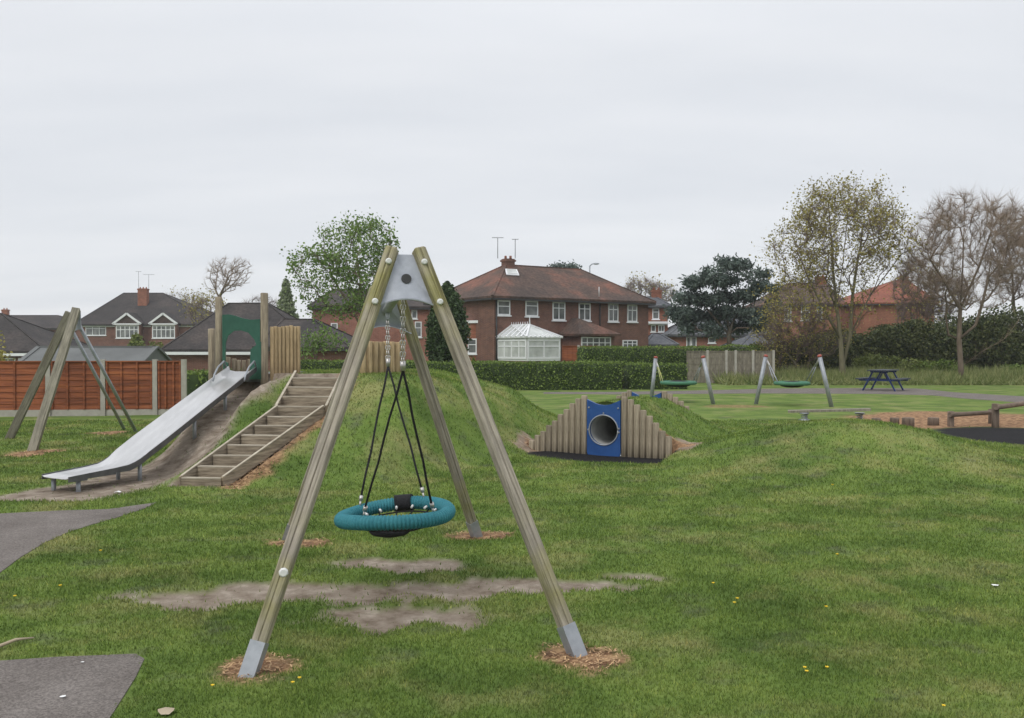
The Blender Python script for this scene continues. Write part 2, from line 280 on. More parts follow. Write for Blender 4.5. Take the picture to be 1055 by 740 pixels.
M = dict(
  post=timber('grey_timber', (.315, .28, .235), (.125, .108, .088), ALG, [(0, (.5, .5, .5)), (.08, (1, 1, 1)), (.2, (.75, .75, .75)), (.32, (.08, .08, .08)), (.68, (.08, .08, .08)), (.84, (1, 1, 1))]),
  post2=timber('grey_timber_plain', (.21, .195, .15), (.1, .09, .065)),
  logw=timber('log_timber', (.4, .3, .175), (.2, .14, .075), rnd=.15),
  loggrey=timber('log_grey', (.285, .24, .175), (.13, .105, .075), rnd=.2),
  nose=mat('pale_edge', (.3, .26, .2), (.5, .45, .36), scale=3, stretch=(1, 1, 6), rough=.9, rnd=.1),  # paler strip along the top edges of risers and side boards
  step=mat('step_timber', (.15, .12, .085), (.36, .3, .22), scale=3, stretch=(1, 1, 9), rough=.9, rnd=.15, detail=9, contrast=.16, bump=.4),
  steel=mat('galvanised', (.27, .29, .31), (.38, .4, .43), scale=9, rough=.5, metal=.45, spec=.4),
  plate=mat('galvanised_plate', (.3, .32, .36), (.4, .42, .47), scale=14, rough=.5, metal=.25, spec=.5),
  slide=mat('brushed_steel', (.54, .535, .53), (.66, .655, .65), scale=1.5, rough=.33, metal=.8, stretch=(6, 1, 1)),
  slidew=mat('slide_side', (.1, .105, .11), (.17, .175, .18), scale=6, rough=.45, metal=.7),
  chain=mat('chain_steel', (.4, .38, .36), (.62, .6, .58), scale=40, rough=.4, metal=.8),
  cap=mat('white_cap', (.62, .62, .6), (.75, .75, .73), scale=20, rough=.5),
  teal=mat('teal_cover', (.022, .145, .18), (.045, .215, .25), scale=8, rough=.75, bump=.4, bscale=60),
  rope=mat('black_rope', (.012, .012, .014), (.03, .03, .032), scale=60, rough=.9, bump=.5),
  green=mat('green_panel', (.022, .08, .056), (.034, .112, .078), scale=5, rough=.45),
  blue=mat('blue_panel', (.016, .06, .2), (.026, .09, .275), scale=4, rough=.4),
  dark=mat('dark_hole_and_gutter', (.03, .03, .03), (.05, .05, .05), rough=.6),
  pipe=mat('pipe', (.25, .25, .24), (.42, .42, .4), scale=3, rough=.3, spec=.6),
  red=mat('red_cap', (.3, .07, .05), (.36, .1, .07), rough=.4),
  gnet=mat('green_net', (.05, .16, .1), (.08, .21, .13), scale=12, rough=.7),
  bluep=mat('blue_paint', (.008, .02, .09), (.015, .035, .13), rough=.45),
  tdark=mat('table_top', (.03, .04, .055), (.06, .07, .085), scale=6, rough=.5),
  yrope=mat('yellow_rope', (.45, .42, .12), (.3, .35, .2), rough=.8),
  frame=mat('white_upvc', (.78, .79, .8), (.68, .69, .7), scale=2, rough=.4),
  glass=mat('window_glass', (.025, .03, .035), (.26, .27, .26), scale=1.1, rough=.12, spec=.6, contrast=.3, detail=2),
  cglass=mat('conservatory_glass', (.4, .42, .4), (.6, .62, .6), scale=1.6, rough=.2, spec=.5, detail=2),
  croof=mat('conservatory_roof', (.62, .64, .66), (.75, .77, .78), scale=1, rough=.35),
  brickb=brick('brown_brick', (.2, .095, .066), (.14, .073, .057), (.2, .15, .13)),
  bricko=brick('orange_brick', (.3, .105, .06), (.22, .075, .045), (.3, .2, .15)),
  brickp=brick('pink_brick', (.32, .13, .09), (.26, .1, .07), (.32, .22, .18)),
  brickd=brick('dull_brick', (.2, .09, .06), (.15, .065, .05), (.22, .16, .13)),
  tile=tiles('plain_tiles', (.065, .05, .044), (.105, .07, .056), (.2, .092, .066)),
  tilered=tiles('red_tiles', (.2, .08, .055), (.24, .085, .055), (.3, .11, .07)),
  tiledark=tiles('dark_tiles', (.035, .032, .031), (.05, .044, .042), (.075, .062, .056)),
  tilegrey=tiles('grey_slates', (.07, .075, .085), (.1, .105, .115), (.14, .145, .15)),
  felt=mat('green_grey_felt', (.115, .12, .118), (.17, .178, .175), scale=.8, rough=.9, contrast=.2),
  fencer=mat('rust_panel', (.125, .045, .025), (.36, .125, .05), c3=(.23, .075, .035), scale=1.1, stretch=(.6, .6, 9), rough=.85, rnd=.14, detail=8, contrast=.2),
  fenceg=timber('grey_panel', (.2, .18, .14), (.12, .105, .08), rnd=.1),
  concrete=mat('concrete', (.42, .4, .35), (.32, .3, .26), scale=6, rough=.9),
  asphalt=mat('asphalt', (.14, .122, .11), (.215, .192, .176), scale=1.6, rough=.95, bump=.8, bscale=90, detail=12, spec=.15, speck=.3),
  logdark=timber('log_brown', (.17, .13, .1), (.08, .06, .045), rnd=.14),
  mulch=mat('rubber_mulch', (.018, .017, .019), (.05, .047, .048), scale=30, rough=.95, bump=1, bscale=50),
  bark=mat('bark', (.1, .085, .065), (.2, .17, .13), scale=8, rough=.95, stretch=(1, 1, .25), bump=.6),
  barkr=mat('bark_reddish', (.12, .092, .068), (.21, .165, .125), scale=8, rough=.95, stretch=(1, 1, .25), bump=.6),
  barkg=mat('bark_greenish', (.11, .1, .06), (.2, .18, .11), scale=6, rough=.95, stretch=(1, 1, .3), bump=.6),
  twig=mat('twigs_brown', (.12, .09, .075), (.19, .145, .12), scale=1, rough=.95),
  twigr=mat('twigs_red', (.19, .14, .1), (.29, .225, .165), scale=1, rough=.95),
  leafy=leafmat('fresh_leaf', (.08, .15, .03), (.24, .34, .1), trans=.35),
  bud=leafmat('bud_leaf', (.19, .17, .042), (.38, .33, .1), trans=.3),
  hedge=leafmat('hedge_leaf', (.06, .105, .018), (.21, .29, .065), trans=.2),
  hedgey=leafmat('hedge_yellow', (.1, .14, .03), (.2, .23, .06), trans=.1),
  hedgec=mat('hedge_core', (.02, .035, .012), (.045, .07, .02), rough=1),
  conif=leafmat('conifer_leaf', (.025, .05, .018), (.07, .11, .04), trans=.08),
  conlt=leafmat('pale_conifer_leaf', (.16, .21, .1), (.3, .35, .19), trans=.25),
  pine=leafmat('pine_needle', (.042, .066, .056), (.145, .185, .155), trans=.12),
  dkleaf=leafmat('dark_shrub', (.025, .042, .015), (.12, .135, .045), trans=.12),
  rough_=leafmat('rough_grass', (.12, .17, .045), (.32, .33, .14), trans=.3),
  paper=mat('paper', (.8, .8, .78), (.7, .7, .7), rough=.8),
  yellow=mat('dandelion', (.75, .5, .03), (.8, .6, .05), rough=.7),
  twigm=mat('dry_stick', (.35, .28, .2), (.45, .38, .28), rough=.9),
)
# ---------------------------------------------------------------- terrain
def ss(t): t = np.clip(t, 0, 1); return t*t*(3-2*t)
def vnoise(x, y, seed=0):
    xi = np.floor(x).astype(np.int64); yi = np.floor(y).astype(np.int64); fx = ss(x-xi); fy = ss(y-yi)
    def h(a, b):
        n = (a*374761393 + b*668265263 + seed*982451653) & 0x7fffffff
        n = ((n ^ (n >> 13))*1274126177) & 0x7fffffff
        return ((n ^ (n >> 16)) & 0xffff)/65535.0
    return (h(xi, yi)*(1-fx)+h(xi+1, yi)*fx)*(1-fy)+(h(xi, yi+1)*(1-fx)+h(xi+1, yi+1)*fx)*fy
def fbm(x, y, seed=0, o=4):
    s = 0; a = .5
    for i in range(o): s = s+a*vnoise(x*2**i, y*2**i, seed+i); a *= .5
    return s/(1-.5**o)
# tunnel axis
TF = np.array([1.45, 14.2]); TA = np.array([.4, .9165]); TC = np.array([.9165, -.4]); TL = 2.55
def slide_z(y): return np.where(y < 11.45, .19, .2+(y-11.45)*(1.3-.2)/(15.0-11.45))
def slide_x(y): return np.where(y < 11.45, -4.95+(y-11.45)*.32, -4.95+(y-11.45)*(.46/3.55))
def height(x, y):
    x = np.asarray(x, float); y = np.asarray(y, float)
    yF = np.interp(x, [-4.6, -3.9, -1.6, .4, 1.5], [15.2, 14.25, 14.3, 17.2, 18.2])
    df = np.maximum(0, yF-y); db = np.maximum(0, y-18.2); dl = np.maximum(0, -4.55-x)*3.2; dr = np.maximum(0, x+1.9)*.82
    h1 = 1.25*(1-ss(np.sqrt(df**2+db**2+dl**2+dr**2)/3.4))
    h4 = .8*np.exp(-((y-17.4)/1.15)**2)*ss((x+2.5)/2)*(1-ss((x+.1)/1.1)); h1 = (h1**4+h4**4)**.25
    # bare earth scooped out under the slide
    xs = slide_x(y); a = np.abs(x-xs)
    dep = np.interp(y, [11, 12, 14, 15.2, 15.6], [.12, .16, .3, .42, .1])
    lim = slide_z(y)-dep
    wr = np.where(x > xs, np.interp(y, [11, 13, 14.5, 15.1], [.45, .5, .72, .82]), .45)
    wgt = (1-ss((a-wr)/.3))*(y < np.where(x > -4.1, 15.1, 15.7))*(y > 10.5)
    h1 = np.where((h1 > lim), h1*(1-wgt)+np.maximum(lim, 0)*wgt, h1)
    u = (x-TF[0])*TA[0]+(y-TF[1])*TA[1]; v = (x-TF[0])*TC[0]+(y-TF[1])*TC[1]
    av = np.where(v > 0, np.abs(v)/(1+.12*np.clip(u, 0, 3)), np.abs(v))
    prof = np.interp(av, [0, .3, .6, 1.0, 1.3, 1.75], [.85, .8, .6, .3, .1, 0])*(1-.03*np.clip(u, 0, 3))
    cut = ss((u-.05)/.1)*(1-ss((u-TL+.02)/.12))
    cut = np.where(av > 1.15, np.maximum(cut, ss((av-1.15)/.4)*ss((u+.7)/.9)*(1-ss((u-TL)/1.2))), cut)
    h2 = prof*cut
    infront = (1-ss((u-.05)/.1))*(np.abs(v) < 1.2)*(u > -1.5)
    h1 = h1*(1-infront)
    h = (h1**3+h2**3)**(1/3.)
    h3 = .59*np.exp(-((x-4.9)/2.2)**2-((y-13.6)/1.7)**2)
    h3 = h3*(1-infront)
    h = (h**3+h3**3)**(1/3.)
    # the steps are let into the slope
    st_x = np.interp(y, [10.98, 12.95, 14.35], [-3.78, -3.03, -3.06]); st_z = np.interp(y, [10.98, 12.95, 14.35], [0, .72, 1.22])
    ws_ = (1-ss((np.abs(x-st_x)-.36)/.5))*(y > 10.95)*(y < 14.3)
    h = h*(1-ws_)+np.maximum(st_z-.075+.085*ss((np.abs(x-st_x)-.27)/.12), -.05)*ws_
    und = (fbm(x*.35, y*.35, 3)-.5)*.10+(fbm(x*1.3, y*1.3, 9)-.5)*.028
    fl = flat(x, y)
    return h+und*fl*np.clip((y-3)/3, .4, 1)*(1-ss((y-22)/6))
PATHS = {}
def flat(x, y):
    f = np.ones_like(x)
    for poly in PATHS.values():
        cx_, cy_ = poly[:, 0], poly[:, 1]
        d = np.full_like(x, 1e9); n = len(poly); ins = np.zeros_like(x, bool)
        for i in range(n):
            ax, ay, bx, by = cx_[i], cy_[i], cx_[(i+1) % n], cy_[(i+1) % n]
            t = np.clip(((x-ax)*(bx-ax)+(y-ay)*(by-ay))/((bx-ax)**2+(by-ay)**2+1e-12), 0, 1)
            d = np.minimum(d, np.hypot(x-ax-t*(bx-ax), y-ay-t*(by-ay)))
            c = ((ay > y) != (by > y)) & (x < (bx-ax)*(y-ay)/(by-ay+1e-12)+ax); ins ^= c
        d = np.where(ins, 0, d)
        f = np.minimum(f, ss(d/.5))
    return f
def inside(poly, x, y):
    ins = np.zeros_like(x, bool); n = len(poly)
    for i in range(n):
        ax, ay = poly[i]; bx, by = poly[(i+1) % n]
        ins ^= ((ay > y) != (by > y)) & (x < (bx-ax)*(y-ay)/(by-ay+1e-12)+ax)
    return ins
def gpoly(pix):
    P = [gp(*p) for p in pix]; return np.array([(p.x, p.y) for p in P])
PATHS['near'] = gpoly([(-260, 684), (0, 683), (60, 679), (138, 676), (147, 681), (138, 700), (124, 722), (105, 752), (60, 850), (-260, 850)])
PATHS['mid'] = gpoly([(-320, 540), (0, 530), (60, 527), (110, 525.5), (143, 521), (160, 518.5), (150, 524), (120, 534), (95, 541), (70, 549), (45, 560), (20, 575), (0, 590), (-60, 640), (-320, 800)])
PATHS['far'] = gpoly([(560, 404.3), (640, 404), (735, 402.2), (800, 400.5), (900, 400), (945, 400.5), (985, 404.5), (1060, 409), (1500, 425), (1500, 434), (1060, 415.5), (990, 410.5), (960, 407.5), (900, 406), (780, 405.5), (640, 406.6), (560, 406)])
def hz(x, y): return float(height(np.array([x]), np.array([y]))[0])
def on(x, y, dz=0): return Vector((x, y, hz(x, y)+dz))

def axisgrid(segs):
    out = []
    for a, b, st in segs: out += list(np.arange(a, b-1e-6, st))
    return np.array(out+[segs[-1][1]])
gx = axisgrid([(-400, -100, 50), (-100, -30, 5), (-30, -12, 1), (-12, -8, .25), (-8, 8, .07), (8, 12, .25), (12, 30, 1), (30, 100, 5), (100, 400, 50)])
gy = axisgrid([(-60, 0, 5), (0, 3, .5), (3, 19, .07), (19, 30, .3), (30, 60, 1), (60, 140, 5), (140, 900, 60)])
X, Y = np.meshgrid(gx, gy); Z = height(X, Y)
def ell(px, py, rx, ry, x, y, seed, ns=2.2, amp=.5, soft=.18):
    c = gp(px, py); a = rx/F*c.y; b = max((gp(px, py-ry).y-gp(px, py+ry).y)/2, .05)
    n = (fbm(x*ns, y*ns, seed, 5)-.5)*2*amp
    d = np.sqrt(((x-c.x)/a)**2+((y-c.y)/b)**2)+n
    return 1-ss((d-1)/soft+.5)
def masks(x, y):
    D = np.zeros_like(x); Bk = np.zeros_like(x); Mu = np.zeros_like(x)
    for (px, py, rx, ry) in [(220, 616, 95, 9), (330, 609, 130, 11), (440, 605, 120, 8), (560, 600, 90, 6.5), (640, 593, 40, 4.5), (420, 583, 62, 6.5), (420, 632, 78, 12), (400, 640, 30, 4)]:
        D = np.maximum(D, ell(px, py, rx, ry, x, y, 21, 3.6, .95, .45))
    for (px, py, rx, ry) in [(262, 690, 41, 13), (602, 677, 42, 14), (492, 553, 32, 4.5), (305, 560, 38, 4.5), (32, 466, 22, 3.5), (112, 447, 20, 2)]:
        Bk = np.maximum(Bk, ell(px, py, rx, ry, x, y, 31, 6, .65, .5))
    # bare earth below the slide and around its foot
    xs = slide_x(y); sl = (1-ss((np.abs(x-xs-.15)-np.where(x > xs, np.interp(y, [11, 13, 14.5], [.5, .6, .9]), .55)-.3*(fbm(x*2, y*2, 5)-.5))/.25))*(y > 9.9)*(y < 16.2)
    D = np.maximum(D, sl)
    D = np.maximum(D, (1-ss((np.hypot((x+4.0)/.35, (y-14.7)/.8)+(fbm(x*3, y*3, 6)-.5)-.8)/.4)))
    # worn flank right of the steps
    t = np.clip((y-10.9)/3.3, 0, 1); xr = np.interp(y, [10.9, 12.8, 14.2], [-3.4, -2.62, -2.6])
    ws = (1-ss((np.abs(x-xr+.02)-.07-.4*(fbm(x*3, y*3, 8)-.45))/.12))*(y > 10.7)*(y < 14.6)
    Bk = np.maximum(Bk, ws*.9)
    st_x = np.interp(y, [10.98, 12.95, 14.35], [-3.78, -3.03, -3.06])
    D = np.maximum(D, (1-ss((np.abs(x-st_x)-.38)/.08))*(y > 10.9)*(y < 14.5))
    # worn shoulders of the tunnel mound
    u = (x-TF[0])*TA[0]+(y-TF[1])*TA[1]; v = (x-TF[0])*TC[0]+(y-TF[1])*TC[1]
    n = (fbm(x*3, y*3, 12)-.5)
    sh = (1-ss((np.abs(np.abs(v)-1.28)-.17-n*.35)/.1))*(u > -.35)*(u < .45)
    D = np.maximum(D, sh); sh = sh*.25
    sh = np.maximum(sh, (1-ss((np.abs(u-.12)-.07-n*.25)/.08))*(np.abs(v) < 1.4)*(np.abs(v) > .35))
    Bk = np.maximum(Bk, sh*.95)
    Mu = np.maximum(Mu, 1-ss((np.hypot((v-.03)/1.17, (u+.3)/.58)+n*.15-1)/.08))
    Mu = np.where(u > .1, 0, Mu)
    # play area on the right: bark with rubber mulch
    bp = ell(1010, 434, 125, 11, x, y, 41, 1.2, .25, .15)*(height(x, y) < .25); Bk = np.maximum(Bk, bp)
    mm = ell(1075, 450, 98, 11.5, x, y, 43, 1., .1, .1); Mu = np.maximum(Mu, mm); Bk = np.where(mm > .5, 0, Bk)
    Bk = np.maximum(Bk, ell(760, 419, 30, 1.6, x, y, 44, 1., .6, .5)*.6)
    return D, Bk, Mu
mD, mB, mM = masks(X, Y)
Z = Z-.022*mD*(Y < 10)*(.6+.8*fbm(X*5, Y*5, 90))
ny, nx = X.shape
co = np.stack([X.ravel(), Y.ravel(), Z.ravel()], 1)*K
idx = np.arange(nx*ny).reshape(ny, nx)
quads = np.stack([idx[:-1, :-1], idx[:-1, 1:], idx[1:, 1:], idx[1:, :-1]], -1).reshape(-1, 4)
def npmesh(name, co, faces, mats, smooth=True):
    me = bpy.data.meshes.new(name); k = faces.shape[1]
    me.vertices.add(len(co)); me.vertices.foreach_set('co', co.astype(np.float32).ravel())
    me.loops.add(faces.size); me.loops.foreach_set('vertex_index', faces.astype(np.int32).ravel())
    me.polygons.add(len(faces)); me.polygons.foreach_set('loop_start', (np.arange(len(faces))*k).astype(np.int32))
    me.polygons.foreach_set('loop_total', np.full(len(faces), k, np.int32))
    for m in mats: me.materials.append(m)
    me.polygons.foreach_set('use_smooth', np.full(len(faces), smooth, bool))
    me.update(calc_edges=True); return me

def grass_nodes(nt, L, tc_out):
    """turf colour: mown stripes of tone, worn yellowish and mossy patches, fine mottling"""
    def nz(scale, det=5, st=(1, 1, 1)):
        mp = nt.nodes.new('ShaderNodeMapping'); mp.inputs['Scale'].default_value = st; L(tc_out, mp.inputs[0])
        n = nt.nodes.new('ShaderNodeTexNoise'); n.inputs['Scale'].default_value = scale; n.inputs['Detail'].default_value = det; n.inputs['Roughness'].default_value = .62; L(mp.outputs[0], n.inputs[0]); return n.outputs[0]
    r1 = ramp(nt, [(.33, (.076, .124, .028)), (.5, (.122, .184, .041)), (.66, (.174, .232, .058))]); L(nz(.8, 8, (1, 1.3, 1)), r1.inputs[0])
    r2 = ramp(nt, [(.5, (0, 0, 0)), (.68, (1, 1, 1))]); L(nz(.9, 6), r2.inputs[0])
    m1 = nt.nodes.new('ShaderNodeMix'); m1.data_type = 'RGBA'; L(r2.outputs[0], m1.inputs[0]); L(r1.outputs[0], m1.inputs[6]); m1.inputs[7].default_value = (.27, .26, .11, 1)
    sc1 = nt.nodes.new('ShaderNodeMath'); sc1.operation = 'MULTIPLY'; sc1.inputs[1].default_value = .72; L(r2.outputs[0], sc1.inputs[0]); L(sc1.outputs[0], m1.inputs[0])
    r3 = ramp(nt, [(.56, (0, 0, 0)), (.7, (1, 1, 1))]); L(nz(1.7, 6, (1, 1.2, 1)), r3.inputs[0])
    sc2 = nt.nodes.new('ShaderNodeMath'); sc2.operation = 'MULTIPLY'; sc2.inputs[1].default_value = .75; L(r3.outputs[0], sc2.inputs[0])
    m2 = nt.nodes.new('ShaderNodeMix'); m2.data_type = 'RGBA'; L(sc2.outputs[0], m2.inputs[0]); L(m1.outputs[2], m2.inputs[6]); m2.inputs[7].default_value = (.105, .122, .068, 1)
    return m2.outputs[2], nz
gm = bpy.data.materials.new('turf_ground'); gm.use_nodes = True; nt = gm.node_tree; L = nt.links.new
b = nt.nodes['Principled BSDF']; b.inputs['Roughness'].default_value = .95; b.inputs['Specular IOR Level'].default_value = .1
tc = nt.nodes.new('ShaderNodeTexCoord'); gcol, nzf = grass_nodes(nt, L, tc.outputs['Object'])
at_ = nt.nodes.new('ShaderNodeVertexColor'); at_.layer_name = 'cover'; sp = nt.nodes.new('ShaderNodeSeparateColor'); L(at_.outputs[0], sp.inputs[0])
def over(base, colr, fac):
    m = nt.nodes.new('ShaderNodeMix'); m.data_type = 'RGBA'; L(fac, m.inputs[0]); L(base, m.inputs[6]); L(colr, m.inputs[7]); return m.outputs[2]
rd = ramp(nt, [(.34, (.14, .108, .08)), (.47, (.235, .19, .148)), (.54, (.255, .212, .168)), (.66, (.36, .305, .25))]); L(nzf(5, 12), rd.inputs[0])
rb = ramp(nt, [(.34, (.09, .055, .035)), (.48, (.26, .15, .085)), (.62, (.42, .27, .15))]); L(nzf(7, 10), rb.inputs[0])
rm = ramp(nt, [(.35, (.008, .008, .009)), (.65, (.032, .031, .032))]); L(nzf(30, 6), rm.inputs[0])
c = over(gcol, rd.outputs[0], sp.outputs[0]); c = over(c, rb.outputs[0], sp.outputs[1]); c = over(c, rm.outputs[0], sp.outputs[2])
L(c, b.inputs['Base Color'])
bp = nt.nodes.new('ShaderNodeBump'); bp.inputs['Strength'].default_value = .7; bp.inputs['Distance'].default_value = .03; L(nzf(28, 6), bp.inputs['Height']); L(bp.outputs[0], b.inputs['Normal'])
# the turf is cut away where the tunnel pipe passes through its two end walls
qc = co[quads].mean(1)/K; uu = (qc[:, 0]-TF[0])*TA[0]+(qc[:, 1]-TF[1])*TA[1]; vv_ = (qc[:, 0]-TF[0])*TC[0]+(qc[:, 1]-TF[1])*TC[1]
quads = quads[~((np.abs(vv_) < .26) & (((uu > .0) & (uu < .2)) | ((uu > TL-.2) & (uu < TL))))]
me = npmesh('ground', co, quads, [gm])
ca = me.color_attributes.new('cover', 'FLOAT_COLOR', 'POINT')
ca.data.foreach_set('color', np.stack([mD.ravel(), mB.ravel(), mM.ravel(), np.ones(mD.size)], 1).astype(np.float32).ravel())
ground = bpy.data.objects.new('ground', me); COL.objects.link(ground); tag(ground, kind='structure')
for k_, poly in PATHS.items():
    mb = MB(); pl = [Vector((p[0], p[1], 0)) for p in poly]
    # follow the (levelled) ground closely: a thin slab whose top stands 5 mm proud
    n = len(pl); mb.add([p+Vector((0, 0, .006)) for p in pl]+[p-Vector((0, 0, .05)) for p in pl], [tuple(range(n)) if k_ == 'x' else tuple(reversed(range(n))), ] + [((i+1) % n, i, n+i, n+(i+1) % n) for i in range(n)])
    o = mb.build('path', M['asphalt']); tag(o, kind='structure')
    bpy.context.view_layer.update()
    if o.data.polygons[0].normal.z < 0: o.data.flip_normals()

# grass blades (stuff): constant density on screen, so sparser and larger with distance
NB = 560000
d = 3.3*np.exp(R.random(NB)*math.log(21/3.3)); bx = (R.random(NB)*2-1)*.66*d; by = d
D_, B_, Mu_ = masks(bx, by); keep = (R.random(NB) > np.clip(D_*1.0, 0, .985)) & (R.random(NB) > B_*1.0) & (R.random(NB) > Mu_*1.3)
jx = (fbm(bx*9, by*9, 61, 3)-.5)*.14+R.normal(size=NB)*.008; jy = (fbm(bx*9, by*9, 66, 3)-.5)*.14+R.normal(size=NB)*.008
for poly in PATHS.values(): keep &= ~inside(poly, bx+jx, by+jy)
uu = (bx-TF[0])*TA[0]+(by-TF[1])*TA[1]; vv_ = (bx-TF[0])*TC[0]+(by-TF[1])*TC[1]; keep &= ~((np.abs(vv_) < .32) & (((uu > -.05) & (uu < .2)) | ((uu > TL-.2) & (uu < TL+.05))))
dens = fbm(bx*3, by*3, 77); keep &= R.random(NB) < .45+dens*.9
bx, by = bx[keep], by[keep]; n = len(bx); bz = height(bx, by)
sz = (.55+.9*R.random(n))*(.7+.7*fbm(bx*1.1, by*1.1, 55)); hgt = .017*sz*(by/5)**.45; wd = .0036*(by/5)**.75*(.7+.6*R.random(n))
an = R.random(n)*2*np.pi; ln = (R.random(n)**.7)*.9*hgt; la = R.random(n)*2*np.pi
p0 = np.stack([bx-np.cos(an)*wd, by-np.sin(an)*wd, bz-.004], 1); p1 = np.stack([bx+np.cos(an)*wd, by+np.sin(an)*wd, bz-.004], 1)
p2 = np.stack([bx+np.cos(la)*ln, by+np.sin(la)*ln, bz+hgt], 1)
gco = np.stack([p0, p1, p2], 1).reshape(-1, 3)*K
bm_ = bpy.data.materials.new('grass_blade'); bm_.use_nodes = True; nt = bm_.node_tree; L = nt.links.new
b = nt.nodes['Principled BSDF']; b.inputs['Roughness'].default_value = .7; b.inputs['Specular IOR Level'].default_value = .2
tc = nt.nodes.new('ShaderNodeTexCoord'); gcol, nzf = grass_nodes(nt, L, tc.outputs['Object'])
ge = nt.nodes.new('ShaderNodeNewGeometry'); rr = ramp(nt, [(0, (.7, .72, .7)), (.55, (1.15, 1.15, 1.05)), (.9, (1.6, 1.55, 1.35)), (1, (2.6, 2.1, 2.2))]); L(ge.outputs['Random Per Island'], rr.inputs[0])
mm_ = nt.nodes.new('ShaderNodeMix'); mm_.data_type = 'RGBA'; mm_.blend_type = 'MULTIPLY'; mm_.inputs[0].default_value = 1; L(gcol, mm_.inputs[6]); L(rr.outputs[0], mm_.inputs[7]); L(mm_.outputs[2], b.inputs['Base Color'])
tr = nt.nodes.new('ShaderNodeBsdfTranslucent'); L(mm_.outputs[2], tr.inputs[0]); ms = nt.nodes.new('ShaderNodeMixShader'); ms.inputs[0].default_value = .3
L(b.outputs[0], ms.inputs[1]); L(tr.outputs[0], ms.inputs[2]); L(ms.outputs[0], nt.nodes['Material Output'].inputs[0])
gme = npmesh('grass', gco, np.arange(n*3).reshape(-1, 3), [bm_], smooth=False)
go = bpy.data.objects.new('grass', gme); COL.objects.link(go)
tag(go, 'short mown green grass covering the park lawn', 'grass', kind='stuff')

# bark chips and dry straw lying where the turf is worn (stuff)
NC = 42000
d = 4.0*np.exp(R.random(NC*5)*math.log(18/4.0)); bx = (R.random(NC*5)*2-1)*.62*d; by = d
D_, B_, Mu_ = masks(bx, by); keep = R.random(len(bx)) < B_**2*.5; bx, by = bx[keep], by[keep]; n = len(bx); bz = height(bx, by)
an = R.random(n)*2*np.pi; ln = .010*(by/5)**.5*(.5+R.random(n)*1.3); wd = .0035*(by/5)**.6
dxv = np.stack([np.cos(an), np.sin(an), (R.random(n)-.3)*.7], 1)*ln[:, None]; sxv = np.stack([-np.sin(an), np.cos(an), (R.random(n)-.5)*.6], 1)*wd[:, None]
c0 = np.stack([bx, by, bz+.006+R.random(n)*.012], 1)
cco = np.stack([c0-dxv-sxv, c0+dxv-sxv, c0+dxv+sxv, c0-dxv+sxv], 1).reshape(-1, 3)*K
chipm = leafmat('bark_chip', (.16, .085, .04), (.52, .34, .18), trans=0, scale=2)
cme = npmesh('bark_chips', cco, np.arange(n*4).reshape(-1, 4), [chipm], smooth=False)
o = bpy.data.objects.new('bark_chips', cme); COL.objects.link(o); tag(o, 'orange brown bark chips scattered over the worn patches of lawn', 'bark chips', kind='stuff')

# ---------------------------------------------------------------- basket swing in front
B0 = V(-.5, 4.845, 0); BD = V(-.21, .978, 0).normalized(); SD = V(.978, .21, 0).normalized(); BL = 3.13
sw = thing('basket_swing', 'large timber A-frame swing in the foreground with a round teal basket seat', 'swing', on(-.83, 6.4))
def post_fn(mb, L):
    a = .038; mb.smooth = False
    # square section with eased corners, a shallow drying groove in each face, weathered top cut
    c = .008; g = .005; g2 = .007
    sec = [(-a+c, -a), (-g, -a), (0, -a+g2), (g, -a), (a-c, -a), (a, -a+c), (a, -g), (a-g2, 0), (a, g), (a, a-c), (a-c, a), (g, a), (0, a-g2), (-g, a), (-a+c, a), (-a, a-c), (-a, g), (-a+g2, 0), (-a, -g), (-a, -a+c)]
    n = len(sec); vs = []
    for z in (0, L*.25, L*.5, L*.75, L): vs += [(x, y, z) for x, y in sec]
    vs += [(x*.85, y*.85, L+.008) for x, y in sec]
    fs = [tuple(reversed(range(n)))]+[(k*n+i, k*n+(i+1) % n, (k+1)*n+(i+1) % n, (k+1)*n+i) for k in range(5) for i in range(n)]+[tuple(range(5*n, 6*n))]
    mb.add(vs, fs)
ZT = 2.30; leanf = .75; HZB = 2.115
